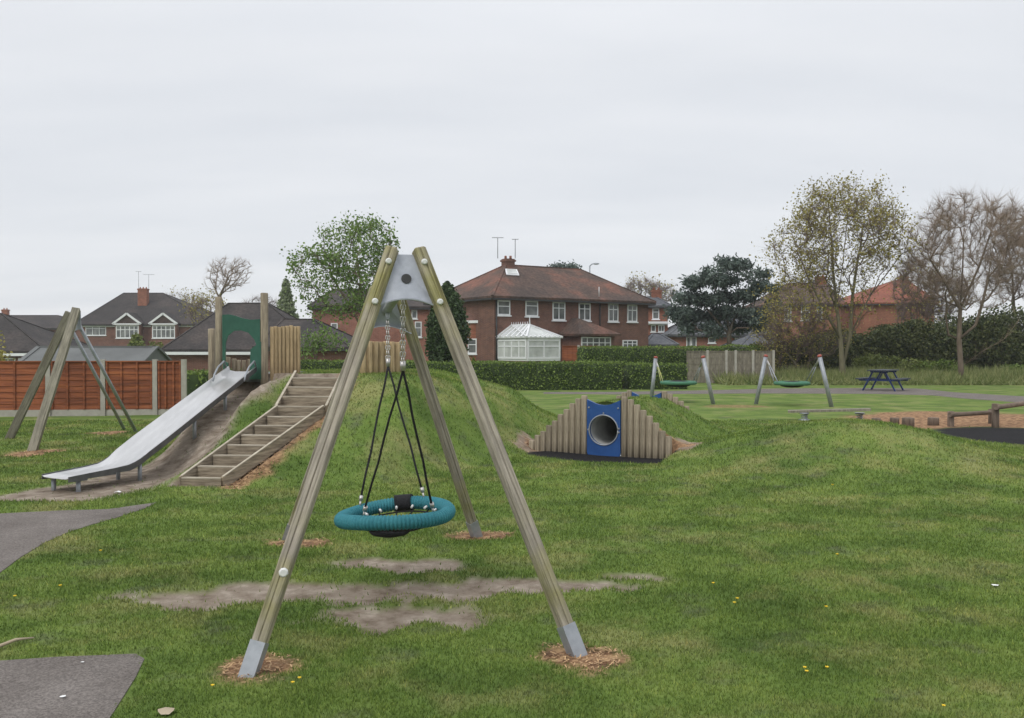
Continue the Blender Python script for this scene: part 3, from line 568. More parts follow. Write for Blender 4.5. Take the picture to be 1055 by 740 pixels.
for end in (0, 1):
    Bc = B0 + BD*(0 if end == 0 else BL); lean = BD*(leanf if end == 0 else -leanf)
    tops = {}
    for s in (-1, 1):
        if end == 0: foot = (gp(255, 697) if s < 0 else gp(595, 674))
        else: foot = (gp(296, 556) if s < 0 else gp(491, 554))
        g = hz(foot.x, foot.y); top = Bc+lean+SD*s*.082+V(0, 0, ZT-(.13 if end else 0)); base = V(foot.x, foot.y, g)
        d_ = (top-base).normalized()
        f2 = base+d_*.14
        roll = math.radians(0)
        # the post's faces are turned so that one looks along the beam
        q = d_.to_track_quat('Z', 'Y'); xa = q @ V(1, 0, 0); ya = q @ V(0, 1, 0); want = (BD-d_*BD.dot(d_)).normalized()
        roll = math.atan2(want.dot(ya), want.dot(xa)) + math.radians(18*s)
        leg = axial('leg', f2, top, M['post'], sw, post_fn, roll)
        def shoe(mb, L):
            mb.box((0, 0, L/2), (.082, .082, L))
        sh = axial('steel_shoe', base-d_*.1, f2+d_*.03, M['steel'], leg, shoe, roll)
        tops[s] = (base, d_, top)
        for k in (0.085, .36):
            p = top-d_*k - (BD*(.042) if end == 0 else -BD*.042)
            mb = MB(); mb.tube([p, p-(BD if end == 0 else -BD)*.014, p-(BD if end == 0 else -BD)*.024], [.02, .019, .012], 12); mb.build('bolt_cap', M['cap'], sw)
        if s < 0 and end == 0:
            p = base+d_*(tops[s][2]-base).length*.215-BD*.038
            mb = MB(); mb.tube([p+V(0,0,0), p-BD*.012, p-BD*.02], [.026, .026, .018], 8); mb.build('bolt_cap', M['cap'], sw)
    # steel head plate between the legs
    tl = tops[-1]; tr_ = tops[1]; off = (-BD if end == 0 else BD)*(-.012)
    def along(s, k): b_, d_, t_ = tops[s]; return t_-d_*k
    pts = [along(-1, .03), along(1, .03), along(1, .40)]
    n = 12; lo = []
    for i in range(n+1):
        t = i/n; p = along(1, .40).lerp(along(-1, .40), t); lo.append(p+V(0, 0, .055*math.sin(math.pi*t)))
    poly = [pts[0], pts[1]]+lo
    mb = MB(); mb.prism([p+off for p in poly], off.normalized()*.010)
    pl_ = mb.build('head_plate', M['plate'], sw)
    # flange under the plate
    mb = MB()
    for i in range(n): mb.bar(lo[i]+off*2.5, lo[i+1]+off*2.5, .05, .008, side=BD)
    mb.build('plate_flange', M['plate'], sw)
    kk = (ZT-HZB)/tops[1][1].z; c_ = (along(-1, kk)+along(1, kk))/2; HOLE = globals().setdefault('HOLE', {}); HOLE[end] = c_.copy()
    e = -BD if end == 0 else BD
    mb = MB(); nr = ((pts[1]-pts[0]).cross(pts[2]-pts[0])).normalized(); nr = nr if nr.dot(e) > 0 else -nr; pc = c_+off*1.0; mb.tube([pc+nr*.013, pc+nr*.017], [.031, .031], 24); mb.build('dark_hole_disc', M['dark'], sw)  # solid dark disc stands in for the shaded hole at the beam end
fa = HOLE[0]; ra = HOLE[1]
mb = MB(); mb.tube([fa+BD*.03, ra-BD*.03], .036, 16); mb.build('crossbeam', M['steel'], sw)
for t in (.95, 2.2):   # chain hangers
    p = fa.lerp(ra, (t-.75)/1.63)-V(0, 0, .035); mb = MB(); mb.box(p-V(0, 0, .01), (.03, .03, .05)); mb.tube([p-V(0, 0, .02), p-V(0, 0, .06)], .012, 8); mb.build('hanger', M['steel'], sw)

# ring of the basket
RC = B0+BD*1.6+V(.005, 0, .515); RR, RT = .378, .052
bs = MB(); bs.smooth = True
NM, NT_ = 480, 12
vs = []; fs = []
tilt = lambda x, y: .06*x
for i in range(NM):
    a = 2*math.pi*i/NM; rr_ = RT*(1, 1, .95, .8, .95)[i % 5]; sag = .0
    for k in range(NT_):
        p = 2*math.pi*k/NT_; r_ = RR+rr_*math.cos(p)
        x = r_*math.cos(a); y = r_*math.sin(a); z = rr_*math.sin(p)+tilt(x, y)-.012*math.cos(2*a+.6)
        vs.append(RC+V(x, y, z))
for i in range(NM):
    for k in range(NT_):
        i2 = (i+1) % NM; k2 = (k+1) % NT_; fs.append((i*NT_+k, i2*NT_+k, i2*NT_+k2, i*NT_+k2))
bs.add(vs, fs)
ring = bs.build('basket_ring', M['teal'], sw)
def rp(a, r, z=0): return RC+V(r*math.cos(a), r*math.sin(a), z+tilt(r*math.cos(a), 0)-.012*math.cos(2*a+.6))
mb = MB()                                    # rope net, sagging to its middle
for i in range(16):
    a = 2*math.pi*i/16+.1; pts = []
    for k in range(7):
        r_ = RR*.9*(1-k/6)+.03*(k/6); t = 1-r_/RR; pts.append(rp(a, r_, -.02-.095*(1-(1-t)**2)))
    mb.tube(pts, .006, 5)
for rr_ in (.31, .24, .17, .10, .05):
    t = 1-rr_/RR; n = 32; mb.tube([rp(2*math.pi*i/n, rr_, -.02-.095*(1-(1-t)**2)) for i in range(n+1)], .006 if rr_ > .06 else .014, 5)
mb.build('rope_net', M['rope'], sw)
mb = MB(); mb.ball(RC+V(-.04, 0, -.12), .15, 14, 6, sz=.27); mb.build('net_centre', M['rope'], sw)
mb = MB(); mb.tube([rp(math.radians(88+i*5), RR, .004) for i in range(-2, 3)], .062, 12); mb.build('ring_wrap', M['rope'], sw)
for i in range(16):
    a = 2*math.pi*i/16+.1; mb = MB(); mb.tube([rp(a, RR-RT-.008, -.01), rp(a, RR-RT-.035, -.02)], .009, 7); mb.build('net_clip', M['cap'], sw)
def chain(p0, p1, name='chain'):
    mb = MB(); Lc = (p1-p0).length; n = int(Lc/.036); d_ = (p1-p0)/n
    for i in range(n):
        c_ = p0+d_*(i+.5); u = (V(1, 0, 0) if i % 2 else V(0, 1, 0)); up = d_.normalized(); hl = .023; hw = .010; pts = []
        for k in range(13):
            a = 2*math.pi*k/12; pts.append(c_+up*(math.sin(a)*(hl-hw)+(hl-hw)*.25*np.sign(math.sin(a)))+u*math.cos(a)*hw)
        mb.tube(pts, .0042, 5, cap=False)
    return mb.build(name, M['chain'], sw)
joint = {}
for t, z0 in ((.95, 1.60), (2.2, 1.60)):
    top = fa.lerp(ra, (t-.75)/1.63)-V(0, 0, .09); bot = V(top.x, top.y, z0)
    bot = bot.lerp(V(RC.x, RC.y, z0), .04)
    chain(top+V(.006, 0, 0), bot+V(.006, 0, 0)); chain(top-V(.007, 0.004, 0), bot-V(.007, .004, 0)); joint[t] = bot
    mb = MB(); mb.tube([bot+V(0, 0, .012), bot-V(0, 0, .05)], [.019, .015], 10); mb.build('rope_clamp', M['chain'], sw)
bd_a = math.atan2(BD.y, BD.x)
for t, sg in ((.95, -1), (2.2, 1)):
    for s in (-1, 1):
        a = (bd_a+math.pi if sg < 0 else bd_a) + s*math.radians(40)
        e = rp(a, RR-.01, .055); st = joint[t]-V(0, 0, .045); m_ = e.lerp(st, .06)
        pts = [st.lerp(m_, i/6)+V(.004*math.sin(i*2), 0, 0) for i in range(7)]
        mb = MB(); mb.tube(pts, .0085, 6); mb.build('rope', M['rope'], sw)
        mb = MB(); mb.tube([m_, e.lerp(m_, .45)], [.015, .015], 8); mb.tube([e.lerp(m_, .45), e-V(0, 0, .02)], .008, 6); mb.build('shackle', M['chain'], sw)


# ---------------------------------------------------------------- second frame, far left
fr = thing('swing_frame', 'smaller far left A-frame with two timber and two thin steel legs', 'swing frame', on(-8.2, 16.5))
f1 = on(*[-7.96, 14.9]); f2 = on(-9.3, 16.6); f3 = on(-7.5, 18.1); f4 = on(-7.95, 18.6)
y1 = 16.4; t1 = at(79, 319, y1); t2 = at(72, 322, y1+.35)
def post2(mb, L): mb.box((0, 0, L/2), (.13, .13, L))
axial('leg', f1-V(0, 0, .1), t1, M['post2'], fr, post2, .3); axial('leg', f2-V(0, 0, .1), t2, M['post2'], fr, post2, .1)
for a_, b_ in ((f3, at(80, 332, y1+.05)), (f4, at(72, 336, y1+.3))):
    mb = MB(); mb.tube([a_-V(0, 0, .1), b_], .032, 10); mb.build('steel_leg', M['steel'], fr)
mb = MB(); mb.prism([t1+V(-.13, .04, -.04), t1+V(.05, .04, -.02), t1+V(.06, .04, -.35), t1+V(-.24, .04, -.45)], V(0, .02, 0)); mb.build('head_plate', M['plate'], fr)

# ---------------------------------------------------------------- slide
st_ = thing('slide', 'long stainless steel slide running down the bare side of the grassy mound', 'slide', on(-4.8, 12.8))
ys = np.concatenate([[10.45, 10.7, 11.1], np.linspace(11.3, 11.7, 5), np.linspace(12.1, 15.02, 9)])
def sz_(y): return float(np.interp(y, [10.45, 11.3, 11.45, 11.7, 12.1, 15.02], [.185, .2, .225, .295, .41, 1.3]))
def sx_(y): return float(np.interp(y, [10.45, 11.45, 15.02], [-5.3, -4.95, -4.49]))
secx = [(-.25, .06), (-.25, .085), (-.232, .085), (-.21, .02), (-.12, 0), (.12, 0), (.21, .02), (.232, .085), (.25, .085), (.25, .06)]
rows = []
for y in ys:
    t = float(np.interp(y, [10.45, 11.45, 12], [1, .5, 0])); rot = math.radians(-24*t-6)
    lift = float(np.interp(y, [10.45, 11.2, 11.8], [.15, .25, 1]))
    rows.append([V(sx_(y)+u*math.cos(rot), y+u*math.sin(rot), sz_(y)+v*lift) for u, v in secx])
def sheet(rows, a, b, mat_, name, down=0):
    mb = MB(); n = b-a+1; vs = []; mb.smooth = True
    for r in rows: vs += r[a:b+1]
    m_ = len(vs)
    for r in rows: vs += [p-V(0, 0, .012) for p in r[a:b+1]]
    fs = []
    for i in range(len(rows)-1):
        for k in range(n-1):
            q = (i*n+k, i*n+k+1, (i+1)*n+k+1, (i+1)*n+k); fs.append(q); fs.append(tuple(m_+j for j in reversed(q)))
        fs.append((i*n, (i+1)*n, m_+(i+1)*n, m_+i*n)); fs.append((i*n+n-1, m_+i*n+n-1, m_+(i+1)*n+n-1, (i+1)*n+n-1))
    e = (len(rows)-1)*n
    for k in range(n-1): fs.append((k+1, k, m_+k, m_+k+1)); fs.append((e+k, e+k+1, m_+e+k+1, m_+e+k))
    mb.add(vs, fs); return mb.build(name, mat_, st_)
sheet(rows, 1, 8, M['slide'], 'slide_bed')
for s, k in ((-1, 0), (1, 9)):        # side stringers
    mb = MB()
    for i in range(len(rows)-1):
        p = [rows[i][k]+V(.004*s, 0, .018), rows[i+1][k]+V(.004*s, 0, .018)]
        mb.prism([p[0], p[1], p[1]-V(0, 0, .08), p[0]-V(0, 0, .06 if i < 3 else .08)], V(-.008*s, 0, 0))
    mb.build('side_panel', M['slidew'], st_)
for y, xs_ in ((10.6, (-.17, .17)), (11.6, (-.16, .16)), (13.1, (.14,)), (14.1, (.14,))):
    for u in xs_:
        x = sx_(y)+u; mb = MB(); mb.tube([V(x, y+u*-.3, hz(x, y)-.1), V(x, y+u*-.3, sz_(y)-.01)], .028, 8); mb.build('support_leg', M['steel'], st_)
for s in (-1, 1):
    x = sx_(14.9)+s*.25; mb = MB()
    mb.tube([V(x, 14.35, sz_(14.35)+.07), V(x, 14.42, sz_(14.42)+.15), V(x, 14.6, sz_(14.6)+.21), V(x, 14.9, sz_(14.9)+.21), V(x, 15.0, sz_(15)+.08)], .014, 8); mb.build('grab_rail', M['steel'], st_)

# ---------------------------------------------------------------- tower gate on the mound
gt = thing('slide_gateway', 'green arched panel between two tall round posts at the top of the slide', 'slide gateway', on(-4.5, 15.1))
YL, YR = 15.45, 15.05
PL = at(225.5, 306, YL); PR = at(272.5, 302, YR)
axial('post', V(PL.x, YL, .7), PL, M['loggrey'], gt, log_fn(.058)); axial('post', V(PR.x, YR, .55), PR, M['loggrey'], gt, log_fn(.064))
def gpt(px, py): t = (px-229)/(268-229); return at(px, py, YL+(YR-YL)*t-.04)
top = [(229, 324.5), (236, 324), (243, 325.5), (250, 328), (258, 329.5), (268, 329)]
arch = [(268, 374), (265.5, 374), (265, 358), (262, 350), (256, 343), (248, 340.5), (241, 341), (235, 346), (232.5, 353), (232, 372), (229, 372)]
mb = MB(); mb.prism([gpt(*p) for p in top+arch], V(0, .03, 0)); mb.build('arch_panel', M['green'], gt)
mb = MB(); mb.prism([gpt(*p) for p in [(258, 360), (269, 352), (269, 391), (257, 391)]], V(0, .04, 0)); mb.build('side_shield', M['green'], gt)
mb = MB(); mb.prism([gpt(*p) for p in [(230, 372), (235, 374), (233, 391), (229.5, 391)]], V(0, .04, 0)); mb.build('side_shield', M['green'], gt)
mb = MB(); mb.box((-4.42, 16.1, 1.22), (1.1, 1.9, .06)); mb.box((-4.42, 15.16, 1.17), (1.05, .04, .1)); mb.build('platform', M['slidew'], gt)
# log walls
def palisade(pts, label, tops, r=.052, mt='logw', base=-.25, ctr=None, group=None, jit=.012):
    P = [Vector((p[0], p[1], 0)) for p in pts]; c = sum(P, V(0, 0, 0))/len(P)
    t = thing('log_palisade', label, 'log wall', on(c.x, c.y), group=group)
    segs = []; tot = sum((P[i+1]-P[i]).length for i in range(len(P)-1)); n = max(2, round(tot/(2*r*1.1))+1)
    for i in range(n):
        d_ = tot*i/(n-1); k = 0
        while k < len(P)-2 and d_ > (P[k+1]-P[k]).length: d_ -= (P[k+1]-P[k]).length; k += 1
        q = P[k]+(P[k+1]-P[k]).normalized()*d_; f = i/(n-1)
        zt = tops(f) if callable(tops) else tops
        zt += rng.uniform(-jit, jit); rr_ = r*rng.uniform(.94, 1.04)
        g = hz(q.x, q.y); zb = min(g, zt-.1)+base
        lean = V(rng.uniform(-.008, .008), rng.uniform(-.008, .008), 0)
        axial('log', V(q.x, q.y, zb), V(q.x, q.y, zt)+lean, M[mt], t, log_fn(rr_, 10))
    return t
palisade([(-4.02, 15.12), (-3.67, 15.5)], 'run of pale upright logs right of the slide gateway, beside the steps', lambda f: 2.05+.02*f, r=.036, base=-.55, ctr=1)
palisade([(-2.45, 14.85), (-1.9, 15.6)], 'short run of pale logs at the top of the steps, behind the swing leg', lambda f: 1.80, r=.06)
palisade([(-5.5, 17.2), (-4.8, 17.2)], 'low grey log barrier seen through the green arch', lambda f: 1.56-.1*math.sin(f*math.pi), r=.045, mt='loggrey')
palisade([(-5.2, 15.6), (-5.6, 16.9)], 'thin grey logs left of the slide gateway, seen edge on', lambda f: 2.02+.02*f, r=.05, mt='loggrey')

# ---------------------------------------------------------------- steps
sp_ = thing('mound_steps', 'timber and earth steps climbing the mound beside the slide', 'steps', on(-3.7, 11.2))
S0, S1, S2 = V(-3.78, 10.98, .0), V(-3.03, 12.95, .72), V(-3.06, 14.3, 1.22)
def flight(A, Bq, n, wd, w1, first):
    d_ = (Bq-A); dh = V(d_.x, d_.y, 0); run = dh.length/n; u = dh.normalized(); side = V(1, -.1, 0).normalized(); rise = d_.z/n
    for i in range(n):
        p = A+u*run*i; p.z = 0; z = A.z+rise*(i+1); w_ = wd+(w1-wd)*i/n
        mb = MB(); j = rng.uniform(-.01, .01)
        mb.bar(p-side*w_/2+V(0, 0, z-rise/2-.015+0*j), p+side*w_/2+V(0, 0, z-rise/2-.015+j*.3), .045, rise+.02); mb.mi = 1; mb.bar(p-side*w_/2+V(0, .012, z+.004+0*j), p+side*w_/2+V(0, .012, z+.004+j*.3), .07, .014); mb.build('riser_board', [M['step'], M['nose']], sp_)
        mb = MB(); c_ = p+u*(run/2+.012)+V(0, 0, z-.06); mb.box(c_, (w_-.03, run-.02, .05), rz=math.atan2(side.y, side.x)); mb.build('tread', M['treadm'], sp_)
    return side
M['treadm'] = mat('trodden_earth', (.1, .085, .062), (.2, .17, .13), scale=6, rough=1, bump=.6)
s1 = flight(S0, S1, 7, .5, .62, 0); s2 = flight(S1, S2, 4, .7, .72, 0)
def rail(a, b, h=.15):
    dz = V(0, 0, -.03); mb = MB(); mb.bar(a+dz, b+dz, .026, h); mb.mi = 1; mb.bar(a+dz+V(0, 0, h/2+.004), b+dz+V(0, 0, h/2+.004), .032, .01); mb.build('side_board', [M['step'], M['nose']], sp_)
rail(S0-s1*.265+V(0, 0, .08), S1-s1*.35+V(0, 0, .1)); rail(S0+s1*.265+V(0, 0, .08), S1+s1*.33+V(0, 0, .1))
rail(S1-s2*.37+V(0, 0, .1), S2-s2*.38+V(0, 0, .06)); rail(S1+s2*.37+V(0, 0, .1), S2+s2*.38+V(0, 0, .06))

# ---------------------------------------------------------------- crawl tunnel
def tw(u, v, z=0): return V(TF[0]+TA[0]*u+TC[0]*v, TF[1]+TA[1]*u+TC[1]*v, z)
def tunnel_face(u, sgn, zdip, label):
    t = thing('tunnel_entrance', label, 'tunnel entrance', tw(u, 0))
    hw = .275; n = 14
    # outer outline: square foot, dipped top; a ring hole in the middle
    NA = 48; zc_, r_ = .40, .232
    def outer(a):
        c_, s_ = math.cos(a), math.sin(a); k = 1e9
        if abs(c_) > 1e-6: k = min(k, hw/abs(c_))
        topz = .89-zc_; botz = zc_+.03
        if s_ > 0: k = min(k, topz/s_)
        if s_ < 0: k = min(k, botz/-s_)
        x, z = c_*k, s_*k
        if s_ > 0 and abs(z-topz) < 1e-3: z = topz-.10*(1-(x/hw)**2)
        return x, z
    mb = MB(); fr_, bk = -.03*sgn, .03*sgn; vs = []
    for du in (fr_, bk):
        for i in range(NA):
            a = 2*math.pi*i/NA; vs.append(tw(u+du, r_*math.cos(a), zc_+r_*math.sin(a)))
        for i in range(NA):
            x, z = outer(2*math.pi*i/NA); vs.append(tw(u+du, x, zc_+z))
    fs = []
    for i in range(NA):
        j = (i+1) % NA; fs += [(i, j, NA+j, NA+i), (2*NA+j, 2*NA+i, 3*NA+i, 3*NA+j), (NA+i, NA+j, 3*NA+j, 3*NA+i), (j, i, 2*NA+i, 2*NA+j)]
    mb.add(vs, fs); mb.build('blue_panel', M['blue'], t)
    mb = MB(); mb.tube([tw(u-.035*sgn, (r_+.004)*math.cos(2*math.pi*i/40), zc_+(r_+.004)*math.sin(2*math.pi*i/40)) for i in range(41)], .011, 6); mb.build('rim', M['steel'], t)
    for (x, z) in ((-.252, .4), (.254, .43), (.254, .37), (-.24, .75), (.24, .75), (0, .665)):
        mb = MB(); mb.tube([tw(u-.03*sgn, x, z), tw(u-.045*sgn, x, z)], [.016, .01], 8); mb.build('bolt', M['steel'], t)
    for s in (-1, 1):
        nlog = 11; x = .33
        for i in range(nlog):
            d_ = x+i*.1; zt = float(np.interp(d_, [.3, .45, .7, 1.0, 1.4], [.93, .86, .66, .36, .06]))+rng.uniform(-.02, .02)
            if s > 0 and sgn > 0 and i in (8,): continue
            axial('log', tw(u, s*d_, -.2), tw(u+.01, s*d_, zt), M['loggrey'], t, log_fn(.051, 10))
    return t
tunnel_face(0, 1, 0, 'blue panel with a round crawl hole framed by stepped grey logs, facing the lawn')
tunnel_face(TL, -1, 0, 'far end of the crawl tunnel, only its log tops showing behind the mound')
mb = MB(); rows_ = []
tp = thing('tunnel_pipe', 'dark round tunnel pipe seen through the hole in the blue panel', 'pipe', tw(TL/2, 0))
NA = 40; vs = []
for r_ in (.242, .262):
    for u in (.035, TL-.035):
        vs += [tw(u, r_*math.cos(2*math.pi*i/NA), .40+r_*math.sin(2*math.pi*i/NA)) for i in range(NA)]
fs = []
for i in range(NA):
    j = (i+1) % NA; fs += [(i, j, NA+j, NA+i), (2*NA+i, 3*NA+i, 3*NA+j, 2*NA+j), (i, 2*NA+i, 2*NA+j, j), (NA+i, NA+j, 3*NA+j, 3*NA+i)]
mb.smooth = True; mb.add(vs, fs); mb.build('pipe_wall', M['pipe'], tp)

# ---------------------------------------------------------------- small swings between steel poles
def small_swing(lf, rf, lt, rt, label, bx_, bz_, bw):
    a, b_ = gp(*lf), gp(*rf); a = on(a.x, a.y); b_ = on(b_.x, b_.y)
    c_ = (a+b_)/2; t = thing('pole_swing', label, 'swing', on(c_.x, c_.y), group='pole swings by the far path')
    A = at(*lt, a.y); Bq = at(*rt, b_.y)
    for p, q in ((a, A), (b_, Bq)):
        d_ = (q-p).normalized(); mb = MB(); mb.tube([p-d_*.1, q], .06, 14); po = mb.build('pole', M['steel'], t)
        mb = MB(); mb.tube([q-d_*.01, q+d_*.03, q+d_*.06], [.066, .064, .04], 14); mb.build('red_cap', M['red'], po)
    yy = c_.y; C0 = at(bx_, bz_, yy); R_ = bw/2/F*yy
    vs = MB(); vs.smooth = True; n, m_ = 40, 8
    P = []
    for i in range(n):
        al = 2*math.pi*i/n
        for k in range(m_):
            be = 2*math.pi*k/m_; r_ = R_-.055+.055*math.cos(be); P.append(C0+V(r_*math.cos(al), r_*math.sin(al), .055*math.sin(be)))
    vs.add(P, [(i*m_+k, (i+1) % n*m_+k, (i+1) % n*m_+(k+1) % m_, i*m_+(k+1) % m_) for i in range(n) for k in range(m_)])
    vs.build('basket_ring', M['gnet'], t)
    mb = MB(); mb.ball(C0-V(0, 0, .03), R_*.72, 16, 6, sz=.27); mb.build('net', M['rope'], t)
    for s, T in ((-1, A), (1, Bq)):
        for k in (-1, 1):
            e = C0+V(s*R_*.9, k*R_*.35, .05); m_2 = T.lerp(e, .4)
            mb = MB(); mb.tube([T-V(0, 0, .03), m_2], .014, 6); mb.build('chain', M['chain'], t)
            mb = MB(); mb.tube([m_2, e], .014, 6); mb.build('rope', M['yrope'] if lf[0] < 700 and s < 0 else M['steel'], t)
    return t
small_swing((671, 413), (735, 416.5), (675.5, 369), (724.5, 368.5), 'left hand steel pole swing with green basket hung on yellow rope', 699, 394.5, 38)
small_swing((779, 416.5), (857, 419.5), (789, 367.5), (844.5, 367.5), 'right hand steel pole swing with green basket, nearer the picnic table', 816, 395, 37)

# ---------------------------------------------------------------- picnic table
tb = thing('picnic_table', 'dark topped picnic table with blue metal legs on the far path', 'picnic table', gp(910, 402.5))
yt = gp(910, 402.5).y; sN = .9
def tpx(px, py, dy=0): return at(px, py, yt+dy)
rz_ = math.radians(50); cT = gp(910, 402.5); Mz = Matrix.Rotation(rz_, 3, 'Z')
def TL_(x, y, z): return cT+Mz @ V(x, y, z)
for i in range(4):
    y = -.28+i*.187; mb = MB(); mb.box(TL_(0, y, .80), (1.55, .17, .045), rz=rz_); mb.build('top_board', M['tdark'], tb)
for s in (-1, 1):
    mb = MB(); mb.box(TL_(0, s*.68, .47), (1.55, .26, .05), rz=rz_); mb.build('seat', M['tdark'], tb)
    for e in (-1, 1):
        mb = MB(); mb.bar(TL_(e*.5, s*.22, .775), TL_(e*.5, s*.62, .0), .07, .05); mb.build('leg', M['bluep'], tb)
for e in (-1, 1):
    mb = MB(); mb.bar(TL_(e*.5+.04, -.78, .42), TL_(e*.5+.04, .78, .42), .05, .07); mb.build('cross_bar', M['bluep'], tb)
    mb = MB(); mb.bar(TL_(e*.5+.04, -.34, .745), TL_(e*.5+.04, .34, .745), .05, .06); mb.build('cross_bar', M['bluep'], tb)
mb = MB(); mb.bar(TL_(-.5, 0, .45), TL_(0, 0, .75), .04, .04); mb.bar(TL_(.5, 0, .45), TL_(0, 0, .75), .04, .04); mb.build('brace', M['bluep'], tb)

# ---------------------------------------------------------------- balance beam, stumps, log hurdles
bb = thing('balance_beam', 'low flat timber balance beam on two steel springs behind the right hand mound', 'balance beam', gp(855, 432))
g = gp(855, 433); yb = g.y
mb = MB(); mb.bar(at(812, 424, yb+.2), at(897, 422, yb-.3), .32, .05); mb.build('plank', M['post2'], bb)
for px in (829, 886):
    p = at(px, 424, yb); gz = hz(p.x, p.y); mb = MB(); pts = []
    for i in range(49):
        a = i/48*2*math.pi*4; pts.append(V(p.x+.07*math.cos(a), p.y+.07*math.sin(a), gz+(p.z-.03-gz)*i/48))
    mb.tube(pts, .013, 5); mb.build('spring', M['steel'], bb)
    mb = MB(); mb.tube([V(p.x, p.y, gz-.02), V(p.x, p.y, gz+.025)], .13, 14); mb.tube([V(p.x, p.y, p.z-.06), V(p.x, p.y, p.z-.03)], .11, 14); mb.build('spring_plate', M['steel'], bb)
places = ['leftmost', 'second from the left', 'third from the left', 'rightmost']
for i, (px, py, h_, r_) in enumerate([(903, 436, .14, .1), (922, 437, .16, .1), (936, 438.5, .19, .13), (962, 437.5, .17, .12)]):
    g = gp(px, py); g = on(g.x, g.y); mb = MB()
    mb.tube([g-V(0, 0, .1), g+V(0, 0, h_*.6), g+V(0, 0, h_-.01), g+V(0, 0, h_)], [r_*1.04, r_, r_, r_*.9], 14)
    tag(mb.build('log_stump', M['logdark'], base=g), 'short grey stepping log in the bark, %s of four' % places[i], 'log stump', 'stepping logs in the bark')
def hurdle(pl, pr, ht, label, rr=.055, over=.1):
    a, b_ = gp(*pl), gp(*pr); a = on(a.x, a.y); b_ = on(b_.x, b_.y); t = thing('log_hurdle', label, 'log hurdle', (a+b_)/2)
    for p in (a, b_): axial('post', p-V(0, 0, .2), p+V(0, 0, ht+.07), M['logdark'], t, log_fn(rr*1.35, 12))
    d_ = (b_-a).normalized(); axial('rail', a-d_*over+V(0, -rr*1.6, ht), b_+d_*over+V(0, -rr*1.6, ht), M['logdark'], t, log_fn(rr, 12)); return t
hurdle((980, 439), (1022, 436), .26, 'low log hurdle on the bark, left of the taller one', .05)
hurdle((1026, 440), (1075, 432), .44, 'taller log hurdle cut by the right edge of the photo', .055)

# ---------------------------------------------------------------- litter, stick, dandelions
def flake(px, py, s, label, name, m_, cat):
    g = gp(px, py); g = on(g.x, g.y, .012); mb = MB(); n = 7; P = []
    for i in range(n):
        a = 2*math.pi*i/n; r_ = s*rng.uniform(.6, 1.1); P.append(g+V(r_*math.cos(a), r_*math.sin(a)*.8, rng.uniform(0, .3)*s))
    mb.add([g+V(0, 0, .35*s)]+P+[g-V(0, 0, .004)], [(0, 1+i, 1+(i+1) % n) for i in range(n)]+[(n+1, 1+(i+1) % n, 1+i) for i in range(n)])
    return tag(mb.build(name, m_, base=g), label, cat)
flake(1027, 603, .028, 'small scrap of white paper on the lawn at the right edge', 'paper_scrap', M['paper'], 'litter')
flake(121, 510, .055, 'crumpled white paper on the grass by the foot of the slide', 'crumpled_paper', M['paper'], 'litter')
flake(62, 722, .016, 'pale scrap on the nearest asphalt path', 'paper_scrap', M['paper'], 'litter')
flake(168, 739, .05, 'pale dry leaf at the bottom edge beside the asphalt', 'dry_leaf', M['twigm'], 'leaf')
flake(83, 686, .012, 'tiny pale fleck near the far edge of the nearest asphalt', 'paper_scrap', M['paper'], 'litter')
g0 = gp(-5, 672); g1 = gp(33, 663); mb = MB(); mb.tube([on(g0.x, g0.y, .02), on((g0.x+g1.x)/2, (g0.y+g1.y)/2, .035), on(g1.x, g1.y, .02)], [.01, .009, .004], 6)
tag(mb.build('stick', M['twigm'], base=on(g0.x, g0.y)), 'pale dry stick lying on the grass at the left edge', 'stick')
dpx = [(102, 573), (60, 612), (13, 622), (217, 716), (307, 707), (853, 697), (832, 701), (852, 631), (757, 628), (760, 624), (735, 608), (974, 738), (863, 575), (858, 508), (300, 712), (830, 697)]
dm = None
for i, (px, py) in enumerate(dpx):
    g = gp(px, py); g = on(g.x, g.y)
    if dm is None:
        mb = MB()
        mb.tube([(0, 0, 0), (.003, 0, .035)], .0018, 4)
        mb.mi = 1; n = 12
        mb.add([(0.003, 0, .04)]+[(.003+.011*math.cos(2*math.pi*k/n), .011*math.sin(2*math.pi*k/n), .046-(k % 2)*.004) for k in range(n)]+[(0.003, 0, .034)],
               [(0, 1+k, 1+(k+1) % n) for k in range(n)]+[(n+1, 1+(k+1) % n, 1+k) for k in range(n)])
        o = mb.build('dandelion', [M['hedge'], M['yellow']], base=(0, 0, 0)); dm = o
        tag(o, 'tiny yellow dandelion flower in the short grass', 'dandelion', 'dandelions in the lawn')
    else:
        o = dm.copy(); COL.objects.link(o)
    o.location = g*K; s_ = (g.y/6)**.5; o.scale = (s_, s_, s_)
# ---------------------------------------------------------------- windows, walls, roofs
class Wall:
    """a vertical wall plane seen in the photograph: s runs along it, z up"""
    def __init__(s, A, B):
        s.A = Vector((A[0], A[1], 0)); s.u = (Vector((B[0], B[1], 0))-s.A); s.L = s.u.length; s.u.normalize(); s.n = V(s.u.y, -s.u.x, 0)
    def s_of(s, px):
        k = (px-CX)/F; return (k*s.A.y-s.A.x)/(s.u.x-k*s.u.y)
    def z_of(s, px, py): return EYE+(HZ-py)/F*(s.A.y+s.u.y*s.s_of(px))
    def p(s, a, z, o=0): return s.A+s.u*a+s.n*o+V(0, 0, z)
    def slab(s, a0, a1, z0, z1, o0, o1, mb):
        c_ = s.p((a0+a1)/2, (z0+z1)/2, (o0+o1)/2); mb.box(c_, (abs(a1-a0), abs(o1-o0), abs(z1-z0)), rz=math.atan2(s.u.y, s.u.x))
